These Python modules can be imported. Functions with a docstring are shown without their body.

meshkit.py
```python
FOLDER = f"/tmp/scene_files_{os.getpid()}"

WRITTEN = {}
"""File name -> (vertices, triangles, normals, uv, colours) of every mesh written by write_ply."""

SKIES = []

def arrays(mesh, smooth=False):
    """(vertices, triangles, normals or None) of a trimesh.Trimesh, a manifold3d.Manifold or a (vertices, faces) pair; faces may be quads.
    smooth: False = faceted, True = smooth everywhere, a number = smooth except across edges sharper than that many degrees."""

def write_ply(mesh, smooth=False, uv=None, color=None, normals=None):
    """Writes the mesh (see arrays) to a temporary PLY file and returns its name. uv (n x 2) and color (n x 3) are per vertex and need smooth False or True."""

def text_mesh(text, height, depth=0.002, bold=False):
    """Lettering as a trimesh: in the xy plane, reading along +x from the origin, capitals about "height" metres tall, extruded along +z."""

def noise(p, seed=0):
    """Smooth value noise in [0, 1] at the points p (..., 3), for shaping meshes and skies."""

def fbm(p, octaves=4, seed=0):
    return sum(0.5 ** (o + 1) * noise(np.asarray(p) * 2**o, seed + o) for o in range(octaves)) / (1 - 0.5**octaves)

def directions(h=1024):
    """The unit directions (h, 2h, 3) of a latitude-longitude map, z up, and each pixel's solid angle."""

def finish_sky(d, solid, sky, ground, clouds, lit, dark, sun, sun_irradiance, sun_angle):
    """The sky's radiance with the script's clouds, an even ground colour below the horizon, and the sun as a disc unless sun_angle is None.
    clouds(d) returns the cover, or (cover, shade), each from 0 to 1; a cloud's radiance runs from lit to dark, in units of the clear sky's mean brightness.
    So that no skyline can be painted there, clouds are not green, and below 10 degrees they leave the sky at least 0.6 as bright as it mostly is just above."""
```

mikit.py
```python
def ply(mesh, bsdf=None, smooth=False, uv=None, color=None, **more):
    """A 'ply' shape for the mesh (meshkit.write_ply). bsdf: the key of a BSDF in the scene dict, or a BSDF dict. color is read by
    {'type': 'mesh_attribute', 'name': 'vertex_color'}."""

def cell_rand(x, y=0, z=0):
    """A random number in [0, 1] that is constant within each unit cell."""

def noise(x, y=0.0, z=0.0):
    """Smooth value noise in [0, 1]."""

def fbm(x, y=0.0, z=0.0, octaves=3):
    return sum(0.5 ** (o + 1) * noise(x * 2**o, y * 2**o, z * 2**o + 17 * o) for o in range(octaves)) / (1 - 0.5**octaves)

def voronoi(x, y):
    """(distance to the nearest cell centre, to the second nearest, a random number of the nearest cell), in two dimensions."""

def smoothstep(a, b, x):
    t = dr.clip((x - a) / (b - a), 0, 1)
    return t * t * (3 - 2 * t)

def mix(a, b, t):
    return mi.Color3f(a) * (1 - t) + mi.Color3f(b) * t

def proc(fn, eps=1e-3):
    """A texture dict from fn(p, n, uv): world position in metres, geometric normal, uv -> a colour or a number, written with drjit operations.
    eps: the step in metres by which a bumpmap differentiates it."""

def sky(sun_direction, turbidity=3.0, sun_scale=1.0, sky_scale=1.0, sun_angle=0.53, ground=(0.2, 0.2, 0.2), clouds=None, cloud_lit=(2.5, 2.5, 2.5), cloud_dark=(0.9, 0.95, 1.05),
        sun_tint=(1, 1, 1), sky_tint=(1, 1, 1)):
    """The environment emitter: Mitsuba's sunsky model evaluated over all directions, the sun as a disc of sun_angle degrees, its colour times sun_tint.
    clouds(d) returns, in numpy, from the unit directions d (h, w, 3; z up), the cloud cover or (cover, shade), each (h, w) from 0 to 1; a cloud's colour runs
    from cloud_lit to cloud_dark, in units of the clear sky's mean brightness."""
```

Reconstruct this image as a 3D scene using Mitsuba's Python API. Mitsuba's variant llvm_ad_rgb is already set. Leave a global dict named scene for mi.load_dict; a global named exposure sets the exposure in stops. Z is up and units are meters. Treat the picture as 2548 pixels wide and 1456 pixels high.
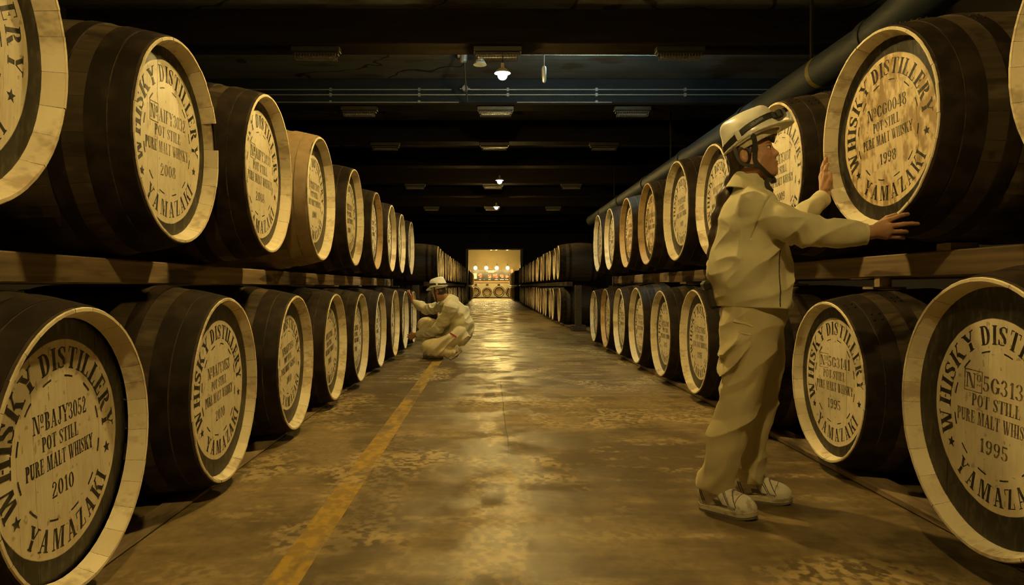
import math, random
import numpy as np, trimesh, drjit as dr, mitsuba as mi, mikit, meshkit
from shapely import affinity
from shapely.geometry import Polygon, Point, LineString, box as sbox
from shapely.ops import unary_union
from mikit import noise, fbm, smoothstep, mix, cell_rand

T = mi.ScalarTransform4f
scene, labels = {}, {}
RND = random.Random(7)

# ------------------------------------------------------------------ camera, light, exposure
FPX, VPX, VPY, EYE = 1845.0, 1218.0, 713.0, 0.95
scene['camera'] = {'type': 'perspective', 'fov': math.degrees(2 * math.atan(1274 / FPX)), 'fov_axis': 'x',
                   'principal_point_offset_x': (1274 - VPX) / 2548, 'principal_point_offset_y': (728 - VPY) / 1456,
                   'near_clip': 0.05, 'far_clip': 200.0,
                   'to_world': T().look_at(origin=[0, 0, EYE], target=[0, 1, EYE], up=[0, 0, 1])}
exposure = 2.6
WARM = np.array([1.0, 0.69, 0.215])
AISLE_LAMP, BACK_LAMP, TRACK_LAMP, COOL_TUBE = 30.0, 50.0, 20.0, 55.0
# the aisle lamps: (x, y, z, power factor)
LAMPS = [(0.0, 0.25, 3.56, 0.85), (0.06, 4.38, 3.56, 1.0), (0.16, 9.15, 3.57, 1.0), (0.25, 18.4, 3.57, 1.0), (0.225, 24.4, 3.56, 1.0)]

def P(px, py, y):
    """The point at depth y that stands at pixel (px, py) of the photograph; used when measuring it."""
    return np.array([(px - VPX) * y / FPX, y, EYE + (VPY - py) * y / FPX])

# ------------------------------------------------------------------ scene helpers
counts = {}
def numbered(name):
    if name not in counts:
        counts[name] = 0
        return name
    counts[name] += 1
    return f'{name}_{counts[name]:03d}'

def put(name, shape, parent=None, label=None, category=None, group=None, kind=None, to_world=None):
    key = numbered((parent + '__' + name) if parent else name)
    shape = dict(shape)
    if to_world is not None:
        shape['to_world'] = to_world
    scene[key] = shape
    tag(key, label, category, group, kind)
    return key

def thing(name, label, category, group=None):
    key = numbered(name)
    tag(key, label, category, group)
    return key

def tag(key, label=None, category=None, group=None, kind=None):
    d = {k: v for k, v in (('label', label), ('category', category), ('group', group), ('kind', kind)) if v}
    if d:
        labels.setdefault(key, {}).update(d)

def bx(x0, x1, y0, y1, z0, z1, ch=0.0):
    """A box mesh, its edges chamfered by ch."""
    c, h = np.array([(x0 + x1) / 2, (y0 + y1) / 2, (z0 + z1) / 2]), np.array([x1 - x0, y1 - y0, z1 - z0]) / 2
    if ch <= 0:
        m = trimesh.creation.box(2 * h)
    else:
        ch = min(ch, 0.45 * h.min() * 2)
        pts = []
        for s in np.ndindex(2, 2, 2):
            s = np.array(s) * 2 - 1
            for k in range(3):
                q = h - ch
                q[k] = h[k]
                pts.append(s * q)
        m = trimesh.convex.convex_hull(np.array(pts))
    m.apply_translation(c)
    return m

def cat(*ms):
    return trimesh.util.concatenate([m for m in ms])

def tube(points, r, sides=10, caps=True):
    p = np.asarray(points, float)
    r = np.broadcast_to(np.asarray(r, float), (len(p),))
    t = np.gradient(p, axis=0)
    t /= np.linalg.norm(t, axis=1, keepdims=True) + 1e-12
    a = np.cross(t[0], [0, 0, 1.0] if abs(t[0][2]) < 0.9 else [1.0, 0, 0])
    A = []
    for k in range(len(p)):
        a = a - t[k] * (a @ t[k])
        a /= np.linalg.norm(a)
        A.append(a)
    A = np.array(A)
    B = np.cross(t, A)
    ang = np.arange(sides) * 2 * np.pi / sides
    v = p[:, None] + r[:, None, None] * (np.cos(ang)[None, :, None] * A[:, None] + np.sin(ang)[None, :, None] * B[:, None])
    n, f = len(p), []
    for i in range(n - 1):
        for j in range(sides):
            a0, a1, b1, b0 = i * sides + j, i * sides + (j + 1) % sides, (i + 1) * sides + (j + 1) % sides, (i + 1) * sides + j
            f += [[a0, a1, b1], [a0, b1, b0]]
    v = v.reshape(-1, 3)
    if caps:
        c0, c1 = len(v), len(v) + 1
        v = np.vstack([v, p[:1], p[-1:]])
        for j in range(sides):
            f += [[c0, (j + 1) % sides, j], [c1, (n - 1) * sides + j, (n - 1) * sides + (j + 1) % sides]]
    return trimesh.Trimesh(v, f, process=False)

def lathe(profile, seg=32, axis='z'):
    """Revolve (r, h) points about an axis; open or closed profile as given."""
    pr = np.asarray(profile, float)
    ang = np.arange(seg) * 2 * np.pi / seg
    v = np.stack([pr[:, None, 0] * np.cos(ang), pr[:, None, 0] * np.sin(ang), np.broadcast_to(pr[:, None, 1], (len(pr), seg))], -1).reshape(-1, 3)
    f = []
    for i in range(len(pr) - 1):
        for j in range(seg):
            a, b, c, d = i * seg + j, i * seg + (j + 1) % seg, (i + 1) * seg + (j + 1) % seg, (i + 1) * seg + j
            f += [[a, b, c], [a, c, d]]
    m = trimesh.Trimesh(v, f, process=False)
    m.update_faces(m.nondegenerate_faces())
    if axis == 'x':
        m.apply_transform(np.array([[0, 0, 1, 0], [1, 0, 0, 0], [0, 1, 0, 0], [0, 0, 0, 1.0]]))
    if axis == 'y':
        m.apply_transform(np.array([[0, 1, 0, 0], [0, 0, 1, 0], [1, 0, 0, 0], [0, 0, 0, 1.0]]))
    return m

def ordinal(k):
    names = ['nearest', 'second', 'third', 'fourth', 'fifth', 'sixth', 'seventh', 'eighth', 'ninth', 'tenth', 'eleventh', 'twelfth', 'thirteenth', 'fourteenth',
             'fifteenth', 'sixteenth', 'seventeenth', 'eighteenth', 'nineteenth', 'twentieth', 'twenty-first']
    return names[k]
# ------------------------------------------------------------------ materials
def mat(key, base, rough=0.6, spec=0.4, **more):
    d = {'type': 'principled', 'roughness': rough, 'specular': spec, **more}
    d['base_color'] = {'type': 'rgb', 'value': list(base)} if isinstance(base, (tuple, list)) else mikit.proc(base)
    if not isinstance(rough, (int, float)):
        d['roughness'] = mikit.proc(rough)
    scene[key] = {'type': 'twosided', 'bsdf': d}
    return key

def bumped(key, height, amount, eps=2e-3):
    d = scene[key]['bsdf']
    scene[key]['bsdf'] = {'type': 'bumpmap', 'tex': mikit.proc(height, eps=eps), 'scale': amount, 'nested': d}

# floor: old screeded concrete with scuffed pale patches, dark stains and a worn yellow line
LINE_X, LINE_W = -0.665, 0.115
def concrete(p):
    big = fbm(p.x * 1.1 + 3, p.y * 0.75, 0.0, 4)
    mid = fbm(p.x * 4.0 + 9, p.y * 3.0, 2.0, 4)
    fine = fbm(p.x * 38, p.y * 30, 5.0, 3)
    scuff = fbm(p.x * 3.0 + 40, p.y * 11, 8.0, 5)
    c = mix((0.125, 0.102, 0.075), (0.285, 0.25, 0.19), smoothstep(0.36, 0.62, big * 0.45 + mid * 0.3 + scuff * 0.25))
    c = mix(c, (0.40, 0.365, 0.29), 0.55 * smoothstep(0.53, 0.76, scuff) * smoothstep(0.35, 0.65, fine))
    pale = smoothstep(0.56, 0.70, fbm(p.x * 1.7 + 31, p.y * 1.3, 7.0, 5)) * smoothstep(0.35, 0.6, fine)
    c = mix(c, (0.47, 0.43, 0.34), pale * 0.85)
    along = dr.abs(p.x - 0.02 - 0.06 * (noise(p.y * 0.9) - 0.5))
    seam = smoothstep(0.20, 0.05, along) * smoothstep(0.44, 0.60, fbm(p.x * 9, p.y * 2.6, 3.0, 5)) * (0.4 + 0.6 * smoothstep(0.4, 0.6, fine))
    c = mix(c, (0.50, 0.46, 0.37), seam * 0.8)
    stain = smoothstep(0.60, 0.72, fbm(p.x * 1.9 + 77, p.y * 1.1, 1.0, 4))
    c = mix(c, (0.085, 0.068, 0.05), stain * 0.6)
    crack = smoothstep(0.006, 0.002, dr.abs(p.x - 0.11 - 0.02 * (fbm(p.y * 2.0, 5.0, 0.0, 3) - 0.5)))
    c = mix(c, (0.04, 0.03, 0.02), crack * 0.8 * smoothstep(0.45, 0.55, noise(p.y * 0.8, 4.0)))
    return c * (0.80 + 0.4 * fine) * mi.Color3f(0.68, 0.56, 0.345)
def floor_color(p, n, uv):
    return concrete(p)
def floor_rough(p, n, uv):
    m = fbm(p.x * 5 + 4, p.y * 4.0, 1.0, 4)
    return 0.46 - 0.17 * smoothstep(5.0, 13.0, p.y) + 0.24 * smoothstep(0.35, 0.7, m)
def floor_bump(p, n, uv):
    return fbm(p.x * 9, p.y * 9, 0.0, 3) + 0.35 * fbm(p.x * 55, p.y * 55, 1.0, 2)
mat('concrete_floor', floor_color, floor_rough, 0.27)
bumped('concrete_floor', floor_bump, 0.0005, eps=4e-3)
def line_color(p, n, uv):
    worn = smoothstep(0.46, 0.70, fbm(p.x * 13 + 5, p.y * 3.0, 4.0, 5)) * 0.8
    edge = smoothstep(0.35, 0.65, fbm(p.x * 30, p.y * 22, 9.0, 3))
    yel = mix((0.34, 0.215, 0.025), (0.24, 0.15, 0.03), edge)
    return mix(yel, concrete(p) * 1.15, worn)
mat('worn_yellow_paint', line_color, 0.42, 0.5)

# casks
def grain(p):
    return fbm(p.x * 3.0, p.y * 46, p.z * 46, 3)
def dirt(p):
    return fbm(p.x * 9 + 3, p.y * 9, p.z * 9, 4)
def chime_paint(p, tone):
    d = smoothstep(0.50, 0.72, dirt(p) * 0.75 + 0.25 * fbm(p.x * 60, p.y * 60, p.z * 60, 2))
    c = mix((0.78, 0.70, 0.52), (0.66, 0.57, 0.40), dr.abs(tone))
    return mix(c, (0.30, 0.21, 0.11), d * 0.6)
def stave_fn(dark, light, paint):
    def fn(p, n, uv):
        u = uv.x
        painted = u > 1.5
        tone = dr.select(painted, u - 2.0, u)
        g = grain(p)
        wood = mix(dark, light, dr.clip(0.65 * g + 0.55 * tone - 0.1, 0, 1))
        wood = mix(wood, (0.20, 0.155, 0.10), 0.35 * smoothstep(0.60, 0.75, fbm(p.x * 5, p.y * 12, p.z * 12, 4)))
        wood = mix(wood, (0.02, 0.014, 0.01), 0.6 * smoothstep(0.62, 0.74, dirt(p + 4.0)))
        return dr.select(painted, paint(p, tone), wood)
    return fn
mat('old_oak_stave', stave_fn((0.022, 0.015, 0.009), (0.085, 0.060, 0.036), chime_paint), 0.66, 0.16)
mat('pale_oak_stave', stave_fn((0.15, 0.11, 0.06), (0.31, 0.24, 0.14), chime_paint), 0.6, 0.35)
mat('aged_chime_stave', stave_fn((0.024, 0.016, 0.010), (0.09, 0.064, 0.038), lambda p, t: chime_paint(p, t) * mi.Color3f(0.66, 0.52, 0.34)), 0.62, 0.35)
def hoop_fn(p, n, uv):
    r = fbm(p.x * 14, p.y * 14, p.z * 14, 4)
    return mix((0.015, 0.010, 0.0072), (0.030, 0.0195, 0.0125), smoothstep(0.4, 0.7, r))
mat('brown_iron_hoop', hoop_fn, 0.62, 0.12)
mat('pale_hoop', lambda p, n, uv: mix((0.20, 0.135, 0.065), (0.31, 0.22, 0.115), fbm(p.x * 20, p.y * 20, p.z * 20, 3)), 0.55, 0.4)
def head_fn(base, stainc, stain):
    def fn(p, n, uv):
        r = dr.sqrt(uv.x * uv.x + uv.y * uv.y)
        ang = fbm(uv.x * 3.1 + 4, uv.y * 3.1, p.y * 0.3, 3)
        lab = smoothstep(1.006, 0.994, r + (ang - 0.5) * 0.03)
        g = fbm(uv.x * 60, uv.y * 3.0, p.y, 3)
        cream = mix(base, tuple(0.84 * b for b in base), g)
        cream = mix(cream, stainc, stain * smoothstep(0.43, 0.62, 0.6 * fbm(uv.x * 4 + p.y, uv.y * 2.6, p.y, 5) + 0.4 * fbm(uv.x * 17, uv.y * 9, 3.0, 3)))
        cream = mix(cream, (0.25, 0.17, 0.09), 0.5 * smoothstep(0.72, 0.80, fbm(uv.x * 16 + p.y * 3, uv.y * 16, 2.0, 3)))
        black = mix((0.016, 0.013, 0.010), (0.045, 0.038, 0.028), smoothstep(0.45, 0.75, fbm(uv.x * 22, uv.y * 9, p.y, 4)))
        return mix(black, cream, lab)
    return fn
mat('painted_head', head_fn((0.76, 0.68, 0.51), (0.55, 0.44, 0.27), 0.35), 0.42, 0.5)
mat('stained_head', head_fn((0.76, 0.62, 0.40), (0.32, 0.21, 0.095), 0.9), 0.5, 0.4)
mat('stencil_black', lambda p, n, uv: mix((0.018, 0.015, 0.012), (0.06, 0.05, 0.035), smoothstep(0.45, 0.7, fbm(p.x * 40, p.y * 40, p.z * 40, 3))), 0.5, 0.4)
mat('stencil_faded', lambda p, n, uv: mix((0.07, 0.055, 0.035), (0.20, 0.155, 0.10), smoothstep(0.35, 0.7, fbm(p.x * 30, p.y * 30, p.z * 30, 3))), 0.55, 0.35)
mat('far_cask_body', lambda p, n, uv: mix((0.022, 0.015, 0.010), (0.065, 0.046, 0.028), grain(p)), 0.6, 0.35)
mat('far_cask_chime', lambda p, n, uv: mix((0.66, 0.56, 0.38), (0.42, 0.32, 0.19), smoothstep(0.3, 0.7, fbm(p.x * 2, p.y * 2.3, p.z * 3, 3))), 0.55, 0.4)
mat('far_cask_head', (0.45, 0.38, 0.26), 0.5, 0.4)

def timber_fn(p, n, uv):
    g = fbm(p.x * 22, p.y * 1.4, p.z * 42, 4)
    c = mix((0.10, 0.070, 0.04), (0.40, 0.295, 0.17), g)
    return mix(c, (0.05, 0.034, 0.02), smoothstep(0.58, 0.7, fbm(p.x * 6, p.y * 2.2, p.z * 11, 4)) * 0.7)
mat('rough_timber', timber_fn, 0.75, 0.25)
mat('shim_wood', lambda p, n, uv: mix((0.20, 0.14, 0.08), (0.42, 0.32, 0.19), fbm(p.x * 8, p.y * 40, p.z * 40, 3)), 0.7, 0.3)
mat('dark_beam', lambda p, n, uv: mix((0.008, 0.0058, 0.004), (0.018, 0.013, 0.0085), fbm(p.x * 1.5, p.y * 9, p.z * 12, 4)), 0.8, 0.04)
mat('blue_beam', lambda p, n, uv: mix((0.010, 0.0125, 0.016), (0.019, 0.023, 0.028), fbm(p.x * 1.3, p.y * 3, p.z * 3, 4)), 0.75, 0.06)
def slab_fn(p, n, uv):
    c = mix((0.042, 0.043, 0.040), (0.09, 0.091, 0.086), fbm(p.x * 0.9, p.y * 2.2, 3.0, 5))
    c = mix(c, (0.045, 0.028, 0.016), 0.75 * smoothstep(0.57, 0.72, fbm(p.x * 1.6 + 8, p.y * 3.5, 6.0, 5)))
    crack = smoothstep(0.018, 0.006, dr.abs(fbm(p.x * 0.8 + 2, p.y * 0.8, 9.0, 4) - 0.5))
    board = smoothstep(0.46, 0.49, dr.abs(p.y / 0.62 - dr.floor(p.y / 0.62) - 0.5))
    return mix(mix(c, (0.012, 0.010, 0.008), crack * 0.85), (0.03, 0.027, 0.022), board * 0.5)
mat('stained_slab', slab_fn, 0.9, 0.03)
mat('dark_wall', lambda p, n, uv: mix((0.03, 0.026, 0.019), (0.05, 0.043, 0.031), fbm(p.x * 0.8, p.y * 0.8, p.z * 0.8, 4)), 0.9, 0.04)
mat('cream_plaster', lambda p, n, uv: mix((0.21, 0.19, 0.135), (0.28, 0.255, 0.185), fbm(p.x * 0.7, p.y * 0.7, p.z * 1.2, 4)), 0.7, 0.25)
mat('tan_plaster', lambda p, n, uv: mix((0.125, 0.098, 0.05), (0.17, 0.135, 0.07), fbm(p.x * 0.7, p.y * 0.7, p.z * 1.2, 4)), 0.7, 0.25)
mat('varnished_wood', lambda p, n, uv: mix((0.26, 0.14, 0.065), (0.36, 0.20, 0.10), fbm(p.x * 3, p.y * 30, p.z * 30, 3)), 0.4, 0.5)
mat('display_black', (0.018, 0.016, 0.016), 0.35, 0.5)
mat('display_pink', (0.72, 0.46, 0.46), 0.5, 0.3)
mat('display_red', lambda p, n, uv: mix((0.40, 0.055, 0.06), (0.70, 0.38, 0.36), smoothstep(0.4, 0.62, fbm(p.x * 9, 0.0, p.z * 9, 3))), 0.5, 0.3)
mat('display_white', (0.78, 0.74, 0.66), 0.5, 0.3)
mat('grey_metal', (0.22, 0.23, 0.235), 0.4, 0.5, metallic=0.35)
mat('bright_steel', (0.72, 0.72, 0.70), 0.22, 0.5, metallic=0.95)
mat('olive_metal', lambda p, n, uv: mix((0.020, 0.017, 0.011), (0.040, 0.035, 0.024), fbm(p.x * 9, p.y * 9, p.z * 9, 3)), 0.4, 0.5, metallic=0.4)
mat('guard_wire', (0.17, 0.15, 0.10), 0.4, 0.5, metallic=0.4)
mat('dark_timber', lambda p, n, uv: mix((0.045, 0.032, 0.02), (0.10, 0.072, 0.045), fbm(p.x * 22, p.y * 1.4, p.z * 42, 4)), 0.75, 0.25)
mat('dark_metal', (0.035, 0.032, 0.028), 0.4, 0.5)
mat('horn_white', (0.40, 0.43, 0.42), 0.4, 0.5)
mat('duct_blue', lambda p, n, uv: mix((0.011, 0.015, 0.020), (0.018, 0.024, 0.030), fbm(p.x * 3, p.y * 3, p.z * 3, 3)), 0.6, 0.3)
mat('lamp_shade', (0.55, 0.5, 0.42), 0.35, 0.5)
mat('caution_yellow', (0.12, 0.09, 0.012), 0.5, 0.4)
# ------------------------------------------------------------------ the building
def struct(name, mesh, bsdf, parent=None, smooth=False, label=None):
    return put(name, mikit.ply(mesh, bsdf, smooth=smooth), parent, label=label, kind=None if parent else 'structure')

XL, XR, Y0, WALL_Y, BACK_Y = -5.2, 5.6, -3.0, 42.2, 62.6
SLAB, BEAM_BOTTOM = 4.36, 3.95
struct('floor', bx(XL - .2, XR + .2, Y0, BACK_Y + .2, -0.2, 0), 'concrete_floor', label='worn concrete floor of the warehouse aisle')
put('painted_line', mikit.ply(bx(LINE_X - LINE_W / 2, LINE_X + LINE_W / 2, Y0 + .5, 11.2, 0, 0.0012), 'worn_yellow_paint'), 'floor', label='worn yellow line painted along the left of the aisle')
struct('ceiling', bx(XL - .2, XR + .2, Y0, WALL_Y + .2, SLAB, SLAB + .2), 'stained_slab')
struct('wall_left', bx(XL - .2, XL, Y0, WALL_Y, 0, SLAB), 'dark_wall')
struct('wall_right', bx(XR, XR + .2, Y0, WALL_Y, 0, SLAB), 'dark_wall')
struct('wall_behind', bx(XL - .2, XR + .2, Y0 - .2, Y0, 0, SLAB), 'dark_wall')
# far wall with the tall opening to the bright room
OX0, OX1, OZ = -1.33, 1.87, 3.10
struct('wall_far', cat(bx(XL, OX0, WALL_Y, WALL_Y + .2, 0, SLAB), bx(OX1, XR, WALL_Y, WALL_Y + .2, 0, SLAB), bx(OX0, OX1, WALL_Y, WALL_Y + .2, OZ, SLAB)), 'dark_wall')
d = 'door_1'
struct('door_1', bx(OX0, OX1, WALL_Y - .03, WALL_Y + .22, OZ - .06, OZ), 'dark_metal')
struct('jamb', bx(OX0 - .02, OX0 + .12, WALL_Y - .05, WALL_Y + .24, 0, OZ - .06), 'olive_metal', d)
struct('jamb', bx(OX1 - .12, OX1 + .02, WALL_Y - .05, WALL_Y + .24, 0, OZ - .06), 'olive_metal', d)
BXL, BXR, BZ = -4.2, 4.8, 4.4
struct('wall_back', bx(BXL, BXR, BACK_Y, BACK_Y + .2, 1.33, BZ), 'tan_plaster')
struct('dado', bx(BXL, BXR, BACK_Y, BACK_Y + .2, 0, 1.33), 'cream_plaster', 'wall_back')
struct('wall_back_left', bx(BXL - .2, BXL, WALL_Y + .2, BACK_Y + .2, 0, BZ), 'tan_plaster')
struct('wall_back_right', bx(BXR, BXR + .2, WALL_Y + .2, BACK_Y + .2, 0, BZ), 'tan_plaster')
struct('ceiling_back', bx(BXL - .2, BXR + .2, WALL_Y + .2, BACK_Y + .2, BZ, BZ + .2), 'tan_plaster')
struct('trim_1', bx(BXL, BXR, BACK_Y - .09, BACK_Y, 1.27, 1.39, .01), 'varnished_wood')
struct('trim_2', bx(BXL, BXR, BACK_Y - 1.6, BACK_Y, 0, 0.06), 'dark_metal')
# ceiling beams across the aisle, one every three metres
for n in range(-3, 11):
    y = 9.1 + 3.05 * n
    k = struct('ceiling_beam', bx(XL, XR, y, y + .34, BEAM_BOTTOM, SLAB, .012), 'blue_beam' if n == 1 else 'dark_beam')
    struct('lower_flange', bx(XL, XR, y - .05, y + .39, BEAM_BOTTOM - .035, BEAM_BOTTOM, .006), 'dark_beam', k)

# timber runners between the tiers and on the floor
RUN_L, RUN_R = (-1.65, -1.51), (1.95, 2.09)
RZ = {'L': (0.960, 1.062), 'R': (0.995, 1.105)}
def runner(x0, x1, y0, y1, z0, z1, label, group=None, strap=None, wood='rough_timber'):
    k = thing('timber_runner', label, 'beam', group)
    cuts = [y0] + [y for y in np.arange(y0 + 4.3, y1 - 1, 3.6)] + [y1]
    for a, b in zip(cuts, cuts[1:]):
        put('length', mikit.ply(bx(x0, x1, a + .004, b - .004, z0, z1, .006), wood), k)
    if strap:
        put('strap', mikit.ply(cat(bx(min(x0, strap) - .004, max(x1, strap) + .004, y1 - .06, y1 + .008, z1, z1 + .006), bx(strap - .006, strap + .006, y1 - .06, y1 + .008, z0, z1)), 'grey_metal'), k)
    return k
runner(*RUN_L, 0.9, 11.5, *RZ['L'], 'rough timber runner between the near left tiers of casks, aisle side', strap=-1.506)
runner(*RUN_R, 0.9, 11.7, *RZ['R'], 'rough timber runner between the near right tiers of casks, aisle side', strap=1.946)
runner(-2.20, -2.06, 0.9, 11.5, *RZ['L'], 'dark timber runner between the near left tiers of casks, wall side')
runner(2.55, 2.69, 0.9, 11.7, *RZ['R'], 'dark timber runner between the near right tiers of casks, wall side')
for s, (x0, x1), nm in ((-1, (-1.42, -1.30), 'left'), (1, (1.77, 1.90), 'right')):
    runner(x0, x1, 0.9, 12.3, 0, 0.012 if s < 0 else 0.035, f'low timber runner on the floor under the near {nm} casks')
for s, (x0, x1), nm in ((-1, (-1.52, -1.38), 'left'), (1, (1.78, 1.92), 'right')):
    runner(x0, x1, 17.1, 41.6, 0.955, 1.06, f'timber runner between the far {nm} tiers of casks', wood='dark_timber')
    runner(x0, x1, 17.1, 41.6, 0, 0.035, f'low timber runner on the floor under the far {nm} casks')
for s, (x0, x1), nm in ((-1, (-1.52, -1.38), 'left'), (1, (1.72, 1.86), 'right')):
    runner(x0, x1, 46.5, 61.0, 0.955, 1.06, f'timber runner between the {nm} cask tiers in the bright back room')
    runner(x0, x1, 46.5, 61.0, 0, 0.035, f'low floor runner under the {nm} casks in the bright back room')
k = thing('rack_post', 'dark timber post on a block at the end of the right far casks', 'post')
put('upright', mikit.ply(bx(1.84, 1.98, 15.9, 16.04, 0.12, 0.98, .008), 'dark_timber'), k)
put('foot_block', mikit.ply(bx(1.76, 2.06, 15.8, 16.14, 0, 0.12, .008), 'dark_timber'), k)
k = thing('rack_post', 'dark timber post on a block at the end of the left far casks', 'post')
put('upright', mikit.ply(bx(-1.66, -1.52, 15.9, 16.04, 0.12, 0.98, .008), 'dark_timber'), k)
put('foot_block', mikit.ply(bx(-1.74, -1.44, 15.8, 16.14, 0, 0.12, .008), 'dark_timber'), k)
# ------------------------------------------------------------------ stencil letters (capital height 1)
SW, SH, GAP = 0.21, 0.065, 0.055
def R_(x0, y0, x1, y1): return sbox(x0, y0, x1, y1)
def stem(x, w=SW, y0=0.0, y1=1.0, top=True, bot=True):
    s = [R_(x, y0, x + w, y1)]
    if top: s.append(R_(x - .07, y1 - SH, x + w + .07, y1))
    if bot: s.append(R_(x - .07, y0, x + w + .07, y0 + SH))
    return unary_union(s)
def diag(x0, y0, x1, y1, w): return Polygon([(x0, y0), (x0 + w, y0), (x1 + w, y1), (x1, y1)])
def ell(cx, cy, rx, ry): return affinity.translate(affinity.scale(Point(0, 0).buffer(1.0, 10), rx, ry), cx, cy)
def ring(cx, cy, rx, ry, t=SW, h=0.075): return ell(cx, cy, rx, ry).difference(ell(cx, cy, rx - t, ry - h))
def vbridge(g, x): return g.difference(R_(x - GAP / 2, -1, x + GAP / 2, 2))
def hbridge(g, y): return g.difference(R_(-1, y - GAP / 2, 3, y + GAP / 2))
def bowl(x, y0, y1, r): return ring(x, (y0 + y1) / 2, r, (y1 - y0) / 2).intersection(R_(x, y0, x + r, y1))
def arc_stroke(pts, w): return LineString(pts).buffer(w / 2, 6)
G = {}
def g_(c, shape, adv): G[c] = (shape, adv)
g_('I', stem(.07), .36)
g_('H', unary_union([stem(.07), stem(.53), R_(.28 + GAP, .46, .53 - GAP, .54)]), .82)
g_('L', unary_union([stem(.07, top=True), R_(.28 + GAP, 0, .62, SH), diag(.50, 0, .56, .30, .06)]), .66)
g_('T', unary_union([stem(.25, top=False), R_(0, 1 - SH, .25 - GAP, 1), R_(.46 + GAP, 1 - SH, .71, 1), R_(0, .72, .05, 1), R_(.66, .72, .71, 1), R_(.25, .94, .46, 1)]), .74)
g_('E', unary_union([stem(.07), R_(.28 + GAP, 0, .60, SH), R_(.28 + GAP, 1 - SH, .58, 1), R_(.28 + GAP, .46, .46, .53), R_(.55, 0, .60, .28), R_(.53, .74, .58, 1), R_(.43, .38, .47, .62)]), .66)
g_('F', unary_union([stem(.07), R_(.28 + GAP, 1 - SH, .58, 1), R_(.28 + GAP, .46, .46, .53), R_(.53, .72, .58, 1), R_(.43, .38, .47, .62)]), .62)
g_('D', unary_union([stem(.07), vbridge(bowl(.33, 0, 1, .37), .33)]), .76)
g_('P', unary_union([stem(.07), bowl(.33, .45, 1, .31)]), .68)
g_('B', unary_union([stem(.07), bowl(.33, .52, 1, .27), bowl(.33, 0, .50, .31)]), .70)
g_('R', unary_union([stem(.07), bowl(.33, .48, 1, .29), diag(.52, 0, .34, .44, .22), R_(.70, 0, .80, .07)]), .80)
g_('O', vbridge(ring(.38, .5, .38, .5), .38), .80)
g_('C', vbridge(ring(.38, .5, .38, .5).difference(R_(.52, .30, 1, .70)), .38), .74)
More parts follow.
